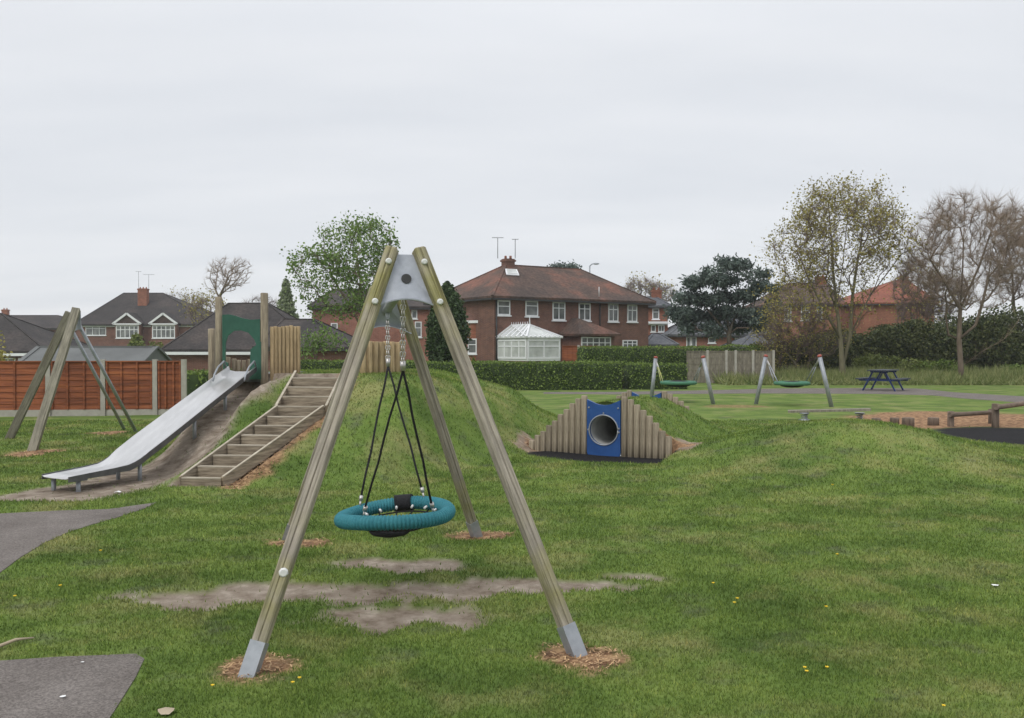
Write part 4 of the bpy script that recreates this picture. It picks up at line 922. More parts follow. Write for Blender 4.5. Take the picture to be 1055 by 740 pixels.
def window(root, W, a0, a1, z0, z1, nx=2, tr=.33, o=0, parent=None, fw=.07, glass='glass', sill=True, nz=1, fm='frame'):
    mb = MB()
    def fr(x0, x1, y0, y1, d=.05): W.slab(x0, x1, y0, y1, o, o+d, mb)
    fr(a0, a1, z1-fw, z1); fr(a0, a1, z0, z0+fw); fr(a0, a0+fw, z0+fw, z1-fw); fr(a1-fw, a1, z0+fw, z1-fw)
    for i in range(1, nx): x = a0+(a1-a0)*i/nx; fr(x-fw*.4, x+fw*.4, z0+fw, z1-fw, .046)
    if tr:
        zt = z1-(z1-z0)*tr
        for i in range(nx):
            x0 = a0+(a1-a0)*i/nx+(fw if i == 0 else fw*.4); x1 = a0+(a1-a0)*(i+1)/nx-(fw if i == nx-1 else fw*.4); fr(x0, x1, zt-fw*.35, zt+fw*.35, .043)
    if sill: W.slab(a0-.06, a1+.06, z0-.08, z0-.003, o, o+.1, mb)
    w_ = mb.build('window', M[fm], parent or root)
    mb = MB(); W.slab(a0+fw*.5, a1-fw*.5, z0+fw*.5, z1-fw*.5, o+.004, o+.02, mb); mb.build('pane', M[glass], w_)
    return w_
def winpx(root, W, x0, y0, x1, y1, **k):
    a0, a1 = W.s_of(x0), W.s_of(x1); zt = W.z_of((x0+x1)/2, y0); zb = W.z_of((x0+x1)/2, y1)
    return window(root, W, a0, a1, zb, zt, **k)
def walls(root, pts, z0, z1, m_, name='wall'):
    mb = MB(); mb.prism([V(p[0], p[1], z0) for p in pts], V(0, 0, z1-z0)); return mb.build(name, m_, root)
def hip(root, pts, ze, r0, r1, zr, m_, ov=.35, th=.12, name='roof', parent=None):
    """hip roof over the quad pts (counter-clockwise from front left); ridge from r0 to r1"""
    P = [Vector((p[0], p[1], 0)) for p in pts]; c = sum(P, V(0, 0, 0))/4
    E = []
    for i in range(4):
        a = (P[i]-P[i-1]).normalized(); b_ = (P[i]-P[(i+1) % 4]).normalized(); E.append(P[i]+(a+b_)*ov)
    top = [e+V(0, 0, ze) for e in E]; bot = [e+V(0, 0, ze-th) for e in E]; A = V(r0[0], r0[1], zr); Bq = V(r1[0], r1[1], zr)
    mb = MB(); mb.add(top+bot+[A, Bq], [(0, 1, 9, 8), (1, 2, 9), (2, 3, 8, 9), (3, 0, 8), (7, 6, 5, 4)]+[((i+1) % 4, i, 4+i, 4+(i+1) % 4) for i in range(4)])
    r = mb.build(name, m_, parent or root)
    mb = MB()     # gutter board
    for i in range(4): 
        d_ = (bot[(i+1) % 4]-bot[i]).normalized(); mb.bar(bot[i]+d_*.05-V(0, 0, .06), bot[(i+1) % 4]-d_*.05-V(0, 0, .06), .07, .1)
    mb.build('gutter', M['dark'], r)
    for a_, b_ in ((A, Bq), (A, top[0]), (A, top[3]), (Bq, top[1]), (Bq, top[2])):
        if (a_-b_).length > .4:
            mb = MB(); mb.bar(a_, b_, .16, .07); mb.build('ridge_tiles', m_, r)
    return r
def chimney(root, roof, c, w_, d_, z0, z1, m_, pots=2, rz=0):
    mb = MB(); mb.box((c[0], c[1], (z0+z1)/2), (w_, d_, z1-z0), rz=rz); mb.box((c[0], c[1], z1-.12), (w_+.12, d_+.12, .12), rz=rz); ch = mb.build('chimney', m_, roof)
    for i in range(pots):
        x = c[0]+(i-(pots-1)/2)*w_/max(pots, 1); mb = MB(); mb.tube([V(x, c[1], z1), V(x, c[1], z1+.2)], [.09, .075], 10); mb.build('chimney_pot', M['bricko'], ch)
    return ch
def aerial(root, p, h, s=.35):
    mb = MB(); p = Vector(p); mb.tube([p, p+V(0, 0, h)], .022, 5); mb.bar(p+V(-s, 0, h), p+V(s, 0, h), .03, .03)
    for i in range(6): x = -s+2*s*i/5; mb.bar(p+V(x, -.15, h+.01), p+V(x, .15, h+.01), .015, .015)
    mb.build('aerial', M['slidew'], root)

# main brick semi with conservatory
A, Bc = (-1.03, 52.0), (8.85, 58.6); W = Wall(A, Bc); D = 7.6; nb = -W.n
h1_ = thing('brick_house', 'large brown brick semi with tiled hip roof and white conservatory behind the clipped hedge', 'house', (W.p(W.L/2, 0, -D/2)))
Q = [W.p(0, 0), W.p(W.L, 0), W.p(W.L, 0, -D), W.p(0, 0, -D)]
ZE = 4.66
walls(h1_, Q, -.3, ZE-.05, M['brickb'])
def ridge_pt(px, py, z): y = (z-EYE)*F/(HZ-py); return at(px, py, y)
ZR = 7.15; ra_ = W.p(W.s_of(520)+.0, 0, -D/2); 
sA = None
def s_at(px, off):   # position along a line parallel to the wall at offset off, seen at pixel px
    O = W.A+W.n*off; k = (px-CX)/F; return (k*O.y-O.x)/(W.u.x-k*W.u.y)
r0 = W.p(s_at(521, -D/2), 0, -D/2); r1 = W.p(s_at(598, -D/2), 0, -D/2)
ZR = EYE+(HZ-273)/F*r0.y
rf = hip(h1_, Q, ZE, r0, r1, ZR, M['tile'])
chimney(h1_, rf, (r0.x+.15, r0.y), .62, .6, ZR-.5, ZR+.36, M['brickb'], 2, math.atan2(W.u.y, W.u.x))
# roof light
mb = MB(); e0 = W.p(0, ZE, .35); 
def roofpt(px, t, up=0):  # point on the front slope, t from eave 0 to ridge 1
    off = .35+(-D/2-.35)*t; s = s_at(px, off); return W.p(s, ZE+(ZR-ZE)*t+up, off)
mb.prism([roofpt(521.5, .62, .06), roofpt(535, .62, .06), roofpt(532.5, .80, .06), roofpt(520.5, .80, .06)], V(0, 0, .06)); sk = mb.build('roof_light', M['frame'], rf)
mb = MB(); mb.prism([roofpt(523, .64, .13), roofpt(533.7, .64, .13), roofpt(531.5, .78, .13), roofpt(522, .78, .13)], V(0, 0, .02)); mb.build('pane', M['cglass'], sk)
aerial(h1_, (r0.x-.5, r0.y, ZR+.4), 1.3); aerial(h1_, (r0.x+.6, r0.y, ZR+.4), 1.2, .2)
mb = MB(); p_ = W.p(s_at(615, -.1), ZE+.2, .1); mb.tube([p_, p_+V(0, 0, .6)], .025, 5); mb.build('vent_pipe', M['frame'], h1_)
for (x0, y0, x1, y1, nx, tr) in [(512.2, 309.6, 525.3, 324.8, 1, .4), (541, 310, 554, 326, 1, .33), (569, 311.5, 582, 330, 2, .33), (596, 312.5, 608, 330.5, 2, .33), (626.4, 313, 636.6, 331.5, 2, .33), (646, 314, 656, 331.7, 2, .33), (641.2, 350.5, 656.2, 360, 3, .4)]:
    winpx(h1_, W, x0, y0, x1, y1, nx=nx, tr=tr)
mb = MB(); s_ = .13; mb.tube([W.p(s_, 0, .06), W.p(s_, ZE-.2, .06)], .05, 6); mb.build('drainpipe', M['dark'], h1_)
s_ = W.s_of(617.5); mb = MB(); mb.tube([W.p(s_, 2.4, .06), W.p(s_, ZE-.2, .06)], .045, 6); mb.build('drainpipe', M['dark'], h1_)
# conservatory
def proj_for(s, px):      # how far out of the wall a corner stands that is seen at px
    a, b_ = 0., 12.
    for _ in range(50):
        m_ = (a+b_)/2; q = W.p(s, 0, m_); a, b_ = (m_, b_) if q.x/q.y*F+CX < px else (a, m_)
    return a
c0 = W.s_of(512.5); cd = proj_for(c0, 543); c1 = s_at(577, cd); zt = 1.7+(358-347.5)/F*50
CQ = [W.p(c0, 0, cd), W.p(c1, 0, cd), W.p(c1, 0, .01), W.p(c0, 0, .01)]
mb = MB(); mb.prism([p for p in CQ], V(0, 0, .95)); mb.build('conservatory_base', M['brickb'], h1_)
Wc = Wall((CQ[0].x, CQ[0].y), (CQ[1].x, CQ[1].y)); Lc = Wc.L
cons = MB(); Wc.slab(0, Lc, .95, 1.05, -cd+.02, .03, cons); Wc.slab(0, Lc, zt-.12, zt, -cd+.02, .06, cons); cs = cons.build('conservatory_frame', M['frame'], h1_)
a_split = Lc*.5
for i, (x0, x1, nx, tr_) in enumerate([(0, Lc, 2, .35)]):
    window(h1_, Wc, x0+.01, x1-.01, 1.052, zt-.125, nx=nx, tr=tr_, glass='cglass', sill=False, parent=cs, fw=.1)
Wl = Wall((CQ[3].x, CQ[3].y), (CQ[0].x, CQ[0].y)); window(h1_, Wl, .02, Wl.L-.02, 1.052, zt-.125, nx=4, tr=.35, glass='cglass', sill=False, parent=cs, fw=.1)
zr2 = 1.7+(358-335.5)/F*52.5; E = [Wc.p(-.12, zt, .12), Wc.p(Lc+.12, zt, .12), Wc.p(Lc+.12, zt, -cd+.02), Wc.p(-.12, zt, -cd+.02)]
A1 = Wc.p(Lc*.42, zr2, -cd+.05); A2 = Wc.p(Lc*.42+.02, zr2, -cd*.38)
mb = MB(); mb.add([*E, A1, A2]+[e-V(0, 0, .05) for e in E], [(0, 1, 5), (1, 2, 4, 5), (2, 3, 4), (3, 0, 5, 4), (9, 8, 7, 6)]+[((i+1) % 4, i, 6+i, 6+(i+1) % 4) for i in range(4)]); cr_ = mb.build('conservatory_roof', M['cglass'], h1_)
mb = MB()
for i in range(9):
    t = i/8; b0 = E[0].lerp(E[1], t); tp_ = A1.lerp(A2, t) ; mb.bar(b0+V(0, 0, .03), tp_+V(0, 0, .03), .09, .06)
for a_, b_ in [(A1, A2)]+[(E[0].lerp(E[3], k/6), A2.lerp(A1, max(0, (k-1.5)/4.5))) for k in range(7)]: mb.bar(a_+V(0, 0, .03), b_+V(0, 0, .03), .1, .07)
for i in range(9): p_ = A1.lerp(A2, i/8); mb.tube([p_, p_+V(0, 0, .2)], [.035, .01], 5)
mb.tube([A2+V(0, 0, 0), A2+V(0, 0, .5)], [.06, .01], 6); mb.build('glazing_bars', M['frame'], cr_)
# rear kitchen extension with hipped roof
e0_ = W.s_of(579); ed = proj_for(e0_, 598); e1_ = s_at(633, ed); ze2 = EYE+(HZ-343.5)/F*51.5
EQ = [W.p(e0_, 0, ed), W.p(e1_, 0, ed), W.p(e1_, 0, .01), W.p(e0_, 0, .01)]
mb = MB(); mb.prism(EQ, V(0, 0, ze2-.03)); mb.build('extension_wall', M['brickb'], h1_)
za_ = EYE+(HZ-327.5)/F*54.5; sa = s_at(595, .6)
T_ = [W.p(e0_-.3, ze2, ed+.3), W.p(e1_+.3, ze2, ed+.3), W.p(e1_+.3, ze2, .01), W.p(e0_-.3, ze2, .01)]; ap = W.p(sa, za_, .6); ap2 = W.p(sa, za_, .01)
mb = MB(); mb.add(T_+[ap, ap2]+[t-V(0, 0, .12) for t in T_], [(0, 1, 4), (1, 2, 5, 4), (3, 0, 4, 5), (9, 8, 7, 6)]+[((i+1) % 4, i, 6+i, 6+(i+1) % 4) for i in range(4)]); mb.build('extension_roof', M['tile'], h1_)
We = Wall(EQ[0], EQ[1]); winpx(h1_, We, 598.5, 347.3, 629, 364, nx=5, tr=.36)
# side extension in orange brick, white fascia
sx0, sx1 = at(476, 358, 54.2), at(503.5, 358, 53.2); Ws = Wall((sx0.x, sx0.y), (sx1.x, sx1.y))
SQ = [Ws.p(0, 0), Ws.p(Ws.L, 0), Ws.p(Ws.L, 0, -2.6), Ws.p(0, 0, -2.6)]; zs = EYE+(HZ-333)/F*53.6
mb = MB(); mb.prism(SQ, V(0, 0, zs)); mb.build('side_extension', M['bricko'], h1_)
mb = MB(); Ws.slab(-.1, Ws.L+.1, zs+.003, zs+.16, -2.6, .1, mb); mb.build('fascia', M['frame'], h1_)
winpx(h1_, Ws, 482.3, 349, 491.5, 364.5, nx=1, tr=.4)

# house to the right of it with a two storey bay
def simple_house(name, label, px0, px1, y, pt, pe, bt, depth, wm, rm, wins, ridge=None, skew=0, chim=None, group=None, dz=0, ov=.3, hipin=.5, gable=False):
    A = at(px0, HZ, y); Bq = at(px1, HZ, y+skew); Wt = Wall((A.x, A.y), (Bq.x, Bq.y)); ze = EYE+(HZ-pe)/F*y; zr = EYE+(HZ-pt)/F*(y+depth/2)
    c = Wt.p(Wt.L/2, 0, -depth/2); t = thing(name, label, 'house', (c.x, c.y, 0), group=group)
    Q = [Wt.p(0, 0), Wt.p(Wt.L, 0), Wt.p(Wt.L, 0, -depth), Wt.p(0, 0, -depth)]
    walls(t, Q, -.3, ze-.04, M[wm])
    if gable:
        r0, r1 = Wt.p(-ov, 0, -depth/2), Wt.p(Wt.L+ov, 0, -depth/2)
        mb = MB()
        for s in (0, Wt.L-.01): mb.prism([Wt.p(s, ze-.04, 0), Wt.p(s, ze-.04, -depth), Wt.p(s, zr-.12, -depth/2)], Wt.u*.01)
        mb.build('gable_wall', M[wm], t)
    elif ridge: r0, r1 = at(ridge[0], HZ, y+depth/2), at(ridge[1], HZ, y+depth/2)
    else: r0, r1 = Wt.p(Wt.L*hipin*.6, 0, -depth/2), Wt.p(Wt.L*(1-hipin*.6), 0, -depth/2)
    rf = hip(t, Q, ze, r0, r1, zr, M[rm], ov)
    for wn in wins: winpx(t, Wt, *wn[:4], nx=wn[4], tr=wn[5])
    if chim: 
        for (cx_, ctop) in chim: p_ = at(cx_, HZ, y+depth/2); chimney(t, rf, (p_.x, p_.y), .8, .6, zr-1.2, EYE+(HZ-ctop)/F*(y+depth/2), M['bricko'], 2)
    return t, Wt, rf, zr, ze
t, Wt, rf, zr, ze = simple_house('brick_house', 'red brick house with a bay, just right of the large brown semi', 666, 688, 74, 306, 315, 371, 6, 'bricko', 'tilegrey', [(672, 318, 679, 329, 1, .33), (670.5, 335, 675.5, 342, 1, 0), (678, 335, 684.5, 342, 2, 0)], chim=[(676, 299)])
mb = MB(); a0, a1 = Wt.s_of(665), Wt.s_of(687.5); Wt.slab(a0, a1, Wt.z_of(676, 333.8), Wt.z_of(676, 331.5), .01, .5, mb); mb.build('bay_cornice', M['frame'], t)
mb = MB(); Wt.slab(a0+.1, a1, Wt.z_of(676, 335), Wt.z_of(676, 333.9), .01, .3, mb); mb.build('bay_cornice', M['frame'], t)
simple_house('garage', 'low grey roofed outbuilding below the red brick house', 668, 694, 62, 344, 355, 371, 4, 'brickd', 'tilegrey', [], hipin=.6)
simple_house('low_house', 'long low red brick house behind the pine tree', 692, 792, 70, 328, 344.5, 371, 7, 'brickp', 'tilegrey', [(707, 347, 711.5, 358, 1, 0), (712, 347, 717.5, 358, 1, 0), (729.5, 347.5, 737, 353.5, 1, 0), (757, 345.5, 775.5, 355, 4, .35)], ridge=(710, 770))
simple_house('outbuilding', 'low outbuilding with dark pyramid roof right of the pine trunk', 765, 812, 60, 344, 357, 372, 5, 'brickd', 'tilegrey', [], hipin=.7)
t, Wt, rf, zr, ze = simple_house('brick_house', 'orange brick house half hidden behind the budding tree', 796, 866, 74, 292, 313, 371, 8, 'brickp', 'tile', [(808, 315, 815, 331, 2, .33), (825, 315, 834, 330, 2, .33), (841, 316, 847, 330, 1, .33)], ridge=(812, 850), chim=[(845, 285)])
t, Wt, rf, zr, ze = simple_house('brick_house', 'house with bright red hip roof between the two tall park trees', 881, 962, 78, 289, 312, 371, 9, 'bricko', 'tilered', [], ridge=(922, 934), chim=[(930, 285)])

# left hand semis
t, Wt, rf, zr, ze = simple_house('brick_house', 'far left brick semi with dark hip roof and two white gabled bays', 79, 222, 112, 302, 334, 371, 13, 'brickd', 'tiledark', [(88.5, 334.8, 109.5, 345.6, 3, .35)], ridge=(128, 168))
p_ = at(148, HZ, 116); chimney(t, rf, (p_.x, p_.y), 1.15, .8, zr-2.2, EYE+(HZ-297.5)/F*116, M['bricko'], 3); aerial(t, (p_.x-.6, p_.y, zr+.4), 2.2); aerial(t, (p_.x+.7, p_.y, zr+.4), 1.8, .7)
for (x0, x1, ax_) in ((120.8, 149, 135), (157.8, 186, 172)):
    a0, a1 = Wt.s_of(x0), Wt.s_of(x1); zc_ = Wt.z_of(ax_, 334.3); za_ = Wt.z_of(ax_, 323.5)
    mb = MB(); Wt.slab(a0+.15, a1-.15, 0, zc_, .005, 1.0, mb); by_ = mb.build('bay', M['brickd'], t)
    mb = MB(); mb.prism([Wt.p(a0+.1, zc_, 1.05), Wt.p(a1-.1, zc_, 1.05), Wt.p((a0+a1)/2, za_-.1, 1.05)], -Wt.n*1.6); mb.build('gable', M['tile'], by_)
    mb = MB(); c_ = Wt.p((a0+a1)/2, za_, 1.2)
    for e in (Wt.p(a0-.05, zc_, 1.2), Wt.p(a1+.05, zc_, 1.2)): mb.bar(e, c_, .12, .24)
    mb.bar(Wt.p(a0, zc_, 1.2), Wt.p(a1, zc_, 1.2), .12, .16); mb.build('bargeboard', M['frame'], by_)
    for s in (0, 1):
        e = Wt.p(a0-.1 if s == 0 else a1+.1, zc_+.05, 1.15); mb = MB(); mb.prism([e, c_+V(0, 0, .1), c_+V(0, 0, .1)-Wt.n*4.2, e-Wt.n*2], V(0, 0, .08)); mb.build('bay_roof', M['tiledark'], by_)
    window(t, Wt, a0+.3, a1-.3, Wt.z_of(ax_, 348.6), zc_-.15, nx=5, tr=.34, o=1.0, parent=by_, fw=.11)
mb = MB(); Wt.slab(0, Wt.L, ze-.35, ze-.17, .02, .12, mb); mb.build('fascia', M['frame'], t)
def roofhouse(label, px0, px1, y, pt, pe, rid, wm='brickd', rm='tiledark', depth=8, fascia=False, name='bungalow', wins=[], **k):
    t, Wt, rf, zr, ze = simple_house(name, label, px0, px1, y, pt, pe, 371, depth, wm, rm, wins, ridge=rid, **k)
    if fascia: mb = MB(); Wt.slab(-.2, Wt.L+.2, ze-.36, ze-.17, .36, .42, mb); mb.build('fascia', M['frame'], t)
    return t
roofhouse('dark roofed bungalow at the left edge behind the rust fence', -75, 46, 62, 323, 361.5, (-40, 2), fascia=True, wins=[(1, 369, 16, 377, 2, 0), (19, 369, 25, 378, 1, 0)])
roofhouse('long dark tiled terrace roof far behind the left edge bungalow', -20, 86, 122, 325, 338, (0, 60), name='terrace', depth=9, wins=[(33, 341, 40, 348, 1, 0), (63, 342, 70, 349, 1, 0)], chim=[(6, 319)])
roofhouse('dark hip roofed bungalow behind the slide gateway', 172, 330, 60, 312.5, 360, (236, 276), depth=10, fascia=True)
roofhouse('lower grey roofed bungalow between the gateway and the leafy tree', 268, 357, 50, 329, 357.5, (292, 324), depth=8, fascia=False, rm='tilegrey' if False else 'tiledark')
roofhouse('pink brick house partly behind the leafy tree', 322, 443, 66, 298, 316, (345, 425), name='brick_house', wm='brickp', rm='tiledark', depth=8, wins=[(427.5, 331.5, 434.5, 347.5, 1, .4), (424, 319.5, 430, 328.5, 1, 0), (341, 333, 348, 346, 1, .4)])
tg, Wg, rf, zr, ze = simple_house('garden_shed', 'long shed with grey green felt roof just behind the rust fence', 26, 144, 30, 357.5, 373, 376, 2.2, 'fencer', 'felt', [], gable=True, ov=.12)

# ---------------------------------------------------------------- fences
def panel_fence(A, Bq, ht, posts, m_, label, gravel=True, slats=8, vertical=False, capr=True):
    A, Bq = Vector(A), Vector(Bq); c = (A+Bq)/2; t = thing('panel_fence', label, 'fence', (c.x, c.y, 0)); Wf = Wall(A, Bq); ss_ = [0]+[Wf.s_of(p) for p in posts]+[Wf.L]
    zb = .16 if gravel else .03
    for i in range(len(ss_)-1):
        a0, a1 = ss_[i]+.06, ss_[i+1]-.06
        if a1-a0 < .2: continue
        mb = MB(); n = slats; hh = (ht-zb)/n
        for k in range(n):     # overlapping boards, each tilted a little
            zc_ = zb+hh*(k+.5); mb.prism([Wf.p(a0, zc_-hh*.52, .022), Wf.p(a0, zc_+hh*.56, .006), Wf.p(a0, zc_+hh*.56, -.006), Wf.p(a0, zc_-hh*.52, .008)], Wf.u*(a1-a0))
        pn = mb.build('fence_panel', M[m_], t)
        mb = MB()
        for k in range(4): x = a0+(a1-a0)*k/3; x = min(max(x, a0+.03), a1-.03); Wf.slab(x-.022, x+.022, zb, ht, .024, .05, mb)
        if capr: Wf.slab(a0, a1, ht+.003, ht+.035, -.04, .055, mb)
        mb.build('batten', M[m_], pn)
        if gravel: mb = MB(); Wf.slab(a0, a1, -.05, zb-.004, -.02, .03, mb); mb.build('gravel_board', M['concrete'], t)
    for s in ss_[(0 if posts == [] else 1):]:
        mb = MB(); Wf.slab(s-.055, s+.055, -.1, ht+.07, -.05, .07, mb); mb.build('concrete_post', M['concrete'], t)
    return t
panel_fence(at(-115, HZ, 22.0), at(189.5, HZ, 22.6), 1.33, [-52, 50, 106.5, 160], 'fencer', 'rust brown panel fence with pale concrete posts on the left')
panel_fence(at(706, HZ, 43), at(797, HZ, 42), 1.5, [729, 748.5, 758, 776], 'fenceg', 'weathered grey panel fence with posts left of the dark hedge', gravel=False, slats=5)
panel_fence(at(578, HZ, 46), at(617, HZ, 46), 1.75, [596], 'fencer', 'brown garden fence beside the kitchen extension', gravel=False)

# ---------------------------------------------------------------- foliage
def leaves(mb_pts, size, n_side=4, flat_=0, rngk=R, aspect=1.6):
    """leaf quads at points: returns vertex array"""
    P = np.asarray(mb_pts); n = len(P); a = rngk.normal(size=(n, 3)); a /= np.linalg.norm(a, axis=1)[:, None]
    b = rngk.normal(size=(n, 3)); b -= a*(a*b).sum(1)[:, None]; b /= np.linalg.norm(b, axis=1)[:, None]
    s = (size*(.6+.8*rngk.random(n)))[:, None] if np.isscalar(size) else size[:, None]
    return np.stack([P-a*s*aspect/2, P+b*s*.5-a*s*.1, P+a*s*aspect/2, P-b*s*.5-a*s*.1], 1).reshape(-1, 3)
def add_leaves(mb, pts, size, mi=0, aspect=1.6):
    v = leaves(pts, size, aspect=aspect); b = len(mb.v); n = len(v)//4; mb.v += v.tolist()
    mb.f += [(b+4*i, b+4*i+1, b+4*i+2, b+4*i+3) for i in range(n)]; mb.m += [mi]*n; mb.sm += [False]*n
def hedge(A, Bq, w_, h, label, lm='hedge', leaf=.055, dens=260, wob=.06, name='hedge', cat='hedge', top=.0, parent=None):
    A, Bq = Vector((A[0], A[1], 0)), Vector((Bq[0], Bq[1], 0)); d_ = (Bq-A); L_ = d_.length; u = d_.normalized(); n_ = V(u.y, -u.x, 0); c = (A+Bq)/2; base = V(c.x, c.y, 0); mb = MB(); mb.smooth = True
    # displaced core: profile rings along the length
    ns = max(4, int(L_/.35)); prof = [(-.5, 0), (-.5, .35), (-.49, .7), (-.42, .97), (0, 1), (.42, .97), (.49, .7), (.5, .35), (.5, 0)]; vs = []
    sd_ = R.integers(1, 900)
    def surf(s, a, b_):
        q = fbm(np.array([s*1.1]), np.array([b_*3+a]), int(sd_))[0]-.5; r_ = 1+wob*2*q
        e = 1-.0*s; return A+u*s+n_*(a*w_*r_)+V(0, 0, b_*h*(1+top*math.sin(s*.9+sd_)+wob*q))
    for i in range(ns+1):
        s = L_*i/ns
        for a, b_ in prof: vs.append(surf(s, a*.93, b_*.96))
    k = len(prof); fs = [(i*k+j, (i+1)*k+j, (i+1)*k+j+1, i*k+j+1) for i in range(ns) for j in range(k-1)]
    fs += [tuple(range(k)), tuple(reversed(range(ns*k, ns*k+k)))]
    mb.mi = 1; mb.add(vs, fs)
    N_ = int(dens*L_*(h*2+w_)); N_ = min(N_, 26000); pts = []
    S_ = R.random(N_)*L_; Tt = R.random(N_)*(2*h+w_); ep = R.random(N_) < .06
    q = fbm(S_*1.1, Tt*1.2, int(sd_))-.5; qq = fbm(S_*.6, S_*0+3, int(sd_)+5)-.5
    a = np.where(Tt < h, -.5, np.where(Tt < h+w_, (Tt-h)/w_-.5, .5)); b_ = np.where(Tt < h, Tt/h, np.where(Tt < h+w_, 1, (2*h+w_-Tt)/h))
    S_ = np.where(ep, np.where(R.random(N_) < .5, 0, L_), S_); a = np.where(ep, R.random(N_)-.5, a); b_ = np.where(ep, R.random(N_), b_)
    jit = R.normal(size=(N_, 3))*leaf*.5
    rr = 1+wob*2.4*q; rnd_ = np.where(b_ > .9, .95, 1)
    P = np.array(A)[None]+np.array(u)[None]*S_[:, None]+np.array(n_)[None]*(a*w_*rr*rnd_)[:, None]; P[:, 2] = b_*h*(1+wob*1.2*q+wob*1.5*qq)
    add_leaves(mb, P+jit, leaf, 0)
    o = mb.build(name, [M[lm], M['hedgec']], base=base)
    return tag(o, label, cat)
def bush(c, rx, ry, rz_, label, lm='dkleaf', leaf=.08, n=3500, name='shrub', cat='shrub', lumps=9, spiky=0, group=None):
    c = Vector((c[0], c[1], 0)); mb = MB(); C_ = []; W_ = []
    for i in range(lumps):
        a = rng.uniform(0, 6.28); r_ = rng.random()**.5*.62; z = rng.uniform(.18, .75) if lumps > 1 else .5
        C_.append((c.x+rx*r_*math.cos(a), c.y+ry*r_*math.sin(a), rz_*z)); W_.append(rng.uniform(.3, .48))
    C_ = np.array(C_); W_ = np.array(W_); k = R.integers(0, lumps, n); dv = R.normal(size=(n, 3)); dv /= np.linalg.norm(dv, axis=1)[:, None]
    rad = (.6+.45*R.random(n)**.5)*W_[k]; P = C_[k]+dv*rad[:, None]*np.array([rx, ry, rz_*.75]); P[:, 2] = np.abs(P[:, 2])
    P += R.normal(size=P.shape)*leaf*.6
    # woody stems rising through it
    mb.mi = 1
    for i in range(lumps): mb.tube([c+V(rng.uniform(-.2, .2)*rx, 0, -.05), V(*C_[i])*.5+c*.5+V(0, 0, 0), V(*C_[i])], [.035, .02, .01], 5)
    add_leaves(mb, P, leaf, 0); o = mb.build(name, [M[lm], M['bark']], base=V(c.x, c.y, 0)); return tag(o, label, cat, group)

# ---------------------------------------------------------------- trees
def skeleton(base, targets, seg=.5, trunk=None, r_tip=.008, p=2.3, up=.15, curve=.1, stay=.3, dw=.3):
    """joins every target to the nearest grown wood; returns nodes, parents, radii"""
    stems = trunk if isinstance(trunk[0], list) else [trunk]
    nodes = [np.array(q, float) for q in stems[0]]; par = [-1]+list(range(len(nodes)-1)); depth = [0.0]
    for st in stems[1:]:
        j = int(np.argmin([np.linalg.norm(a-np.array(st[0])) for a in nodes]))
        for q in st[1:]: nodes.append(np.array(q, float)); par.append(j); j = len(nodes)-1
    for i in range(1, len(nodes)): depth.append(depth[par[i]]+np.linalg.norm(nodes[i]-nodes[par[i]]))
    T = np.asarray(targets); o = np.array(stems[0][max(1, int(len(stems[0])*stay))])
    T = T[np.argsort(np.linalg.norm(T-o, axis=1))]
    arr = np.zeros((len(T)*8+len(nodes)+10, 3)); dep = np.zeros(len(arr)); cnt = len(nodes); arr[:cnt] = nodes; dep[:cnt] = depth
    low = max(0, int(len(stems[0])*stay))
    for t in T:
        dd = np.linalg.norm(arr[low:cnt]-t, axis=1); below = np.maximum(0, arr[low:cnt, 2]-t[2]); j = low+int(np.argmin(dd+dw*dep[low:cnt]+below*.5)); a = arr[j]; L_ = np.linalg.norm(t-a)
        if L_ < 1e-3: continue
        k = int(min(6, max(1, round(L_/seg)))); prev = j; off = R.normal(size=3)*curve*L_
        for i in range(1, k+1):
            f = i/k; q = a+(t-a)*f+off*math.sin(math.pi*f)+np.array([0, 0, up*L_*math.sin(math.pi*f)*.6])+(R.normal(size=3)*.03*L_ if i < k else 0)
            arr[cnt] = q; dep[cnt] = dep[prev]+np.linalg.norm(q-arr[prev]); par.append(prev); prev = cnt; cnt += 1
    arr = arr[:cnt]; rad = np.zeros(cnt); has = np.zeros(cnt, bool)
    for i in range(cnt-1, 0, -1):
        if rad[i] == 0: rad[i] = r_tip**p
        rad[par[i]] += rad[i]
    rad = np.maximum(rad, r_tip**p)**(1/p)
    return arr, par, rad
def draw_wood(mb_big, mb_small, arr, par, rad, thr, kmax=10):
    ch = {}
    for i, p_ in enumerate(par):
        if p_ >= 0: ch.setdefault(p_, []).append(i)
    main = {k: max(v, key=lambda i: rad[i]) for k, v in ch.items()}; starts = [(-1, 0)]
    done = []
    for k, v in ch.items():
        for i in v:
            if i != main[k]: starts.append((k, i))
    for pre, s in starts:
        chain_ = [s]
        while chain_[-1] in main: chain_.append(main[chain_[-1]])
        pts = ([pre] if pre >= 0 else [])+chain_; P = [Vector(arr[i]) for i in pts]; rr = [rad[i] for i in pts]
        if pre >= 0: rr[0] = rad[s]
        if len(P) < 2: continue
        k = 0
        while k < len(P) and rr[k] >= thr: k += 1
        if k >= 2: mb_big.tube(P[:k], rr[:k], max(5, min(kmax, int(3+rr[0]*60))), cap=True)
        q = max(0, k-1)
        if len(P)-q >= 2: mb_small.tube(P[q:], [min(r_, thr) for r_ in rr[q:]], 3, cap=False)
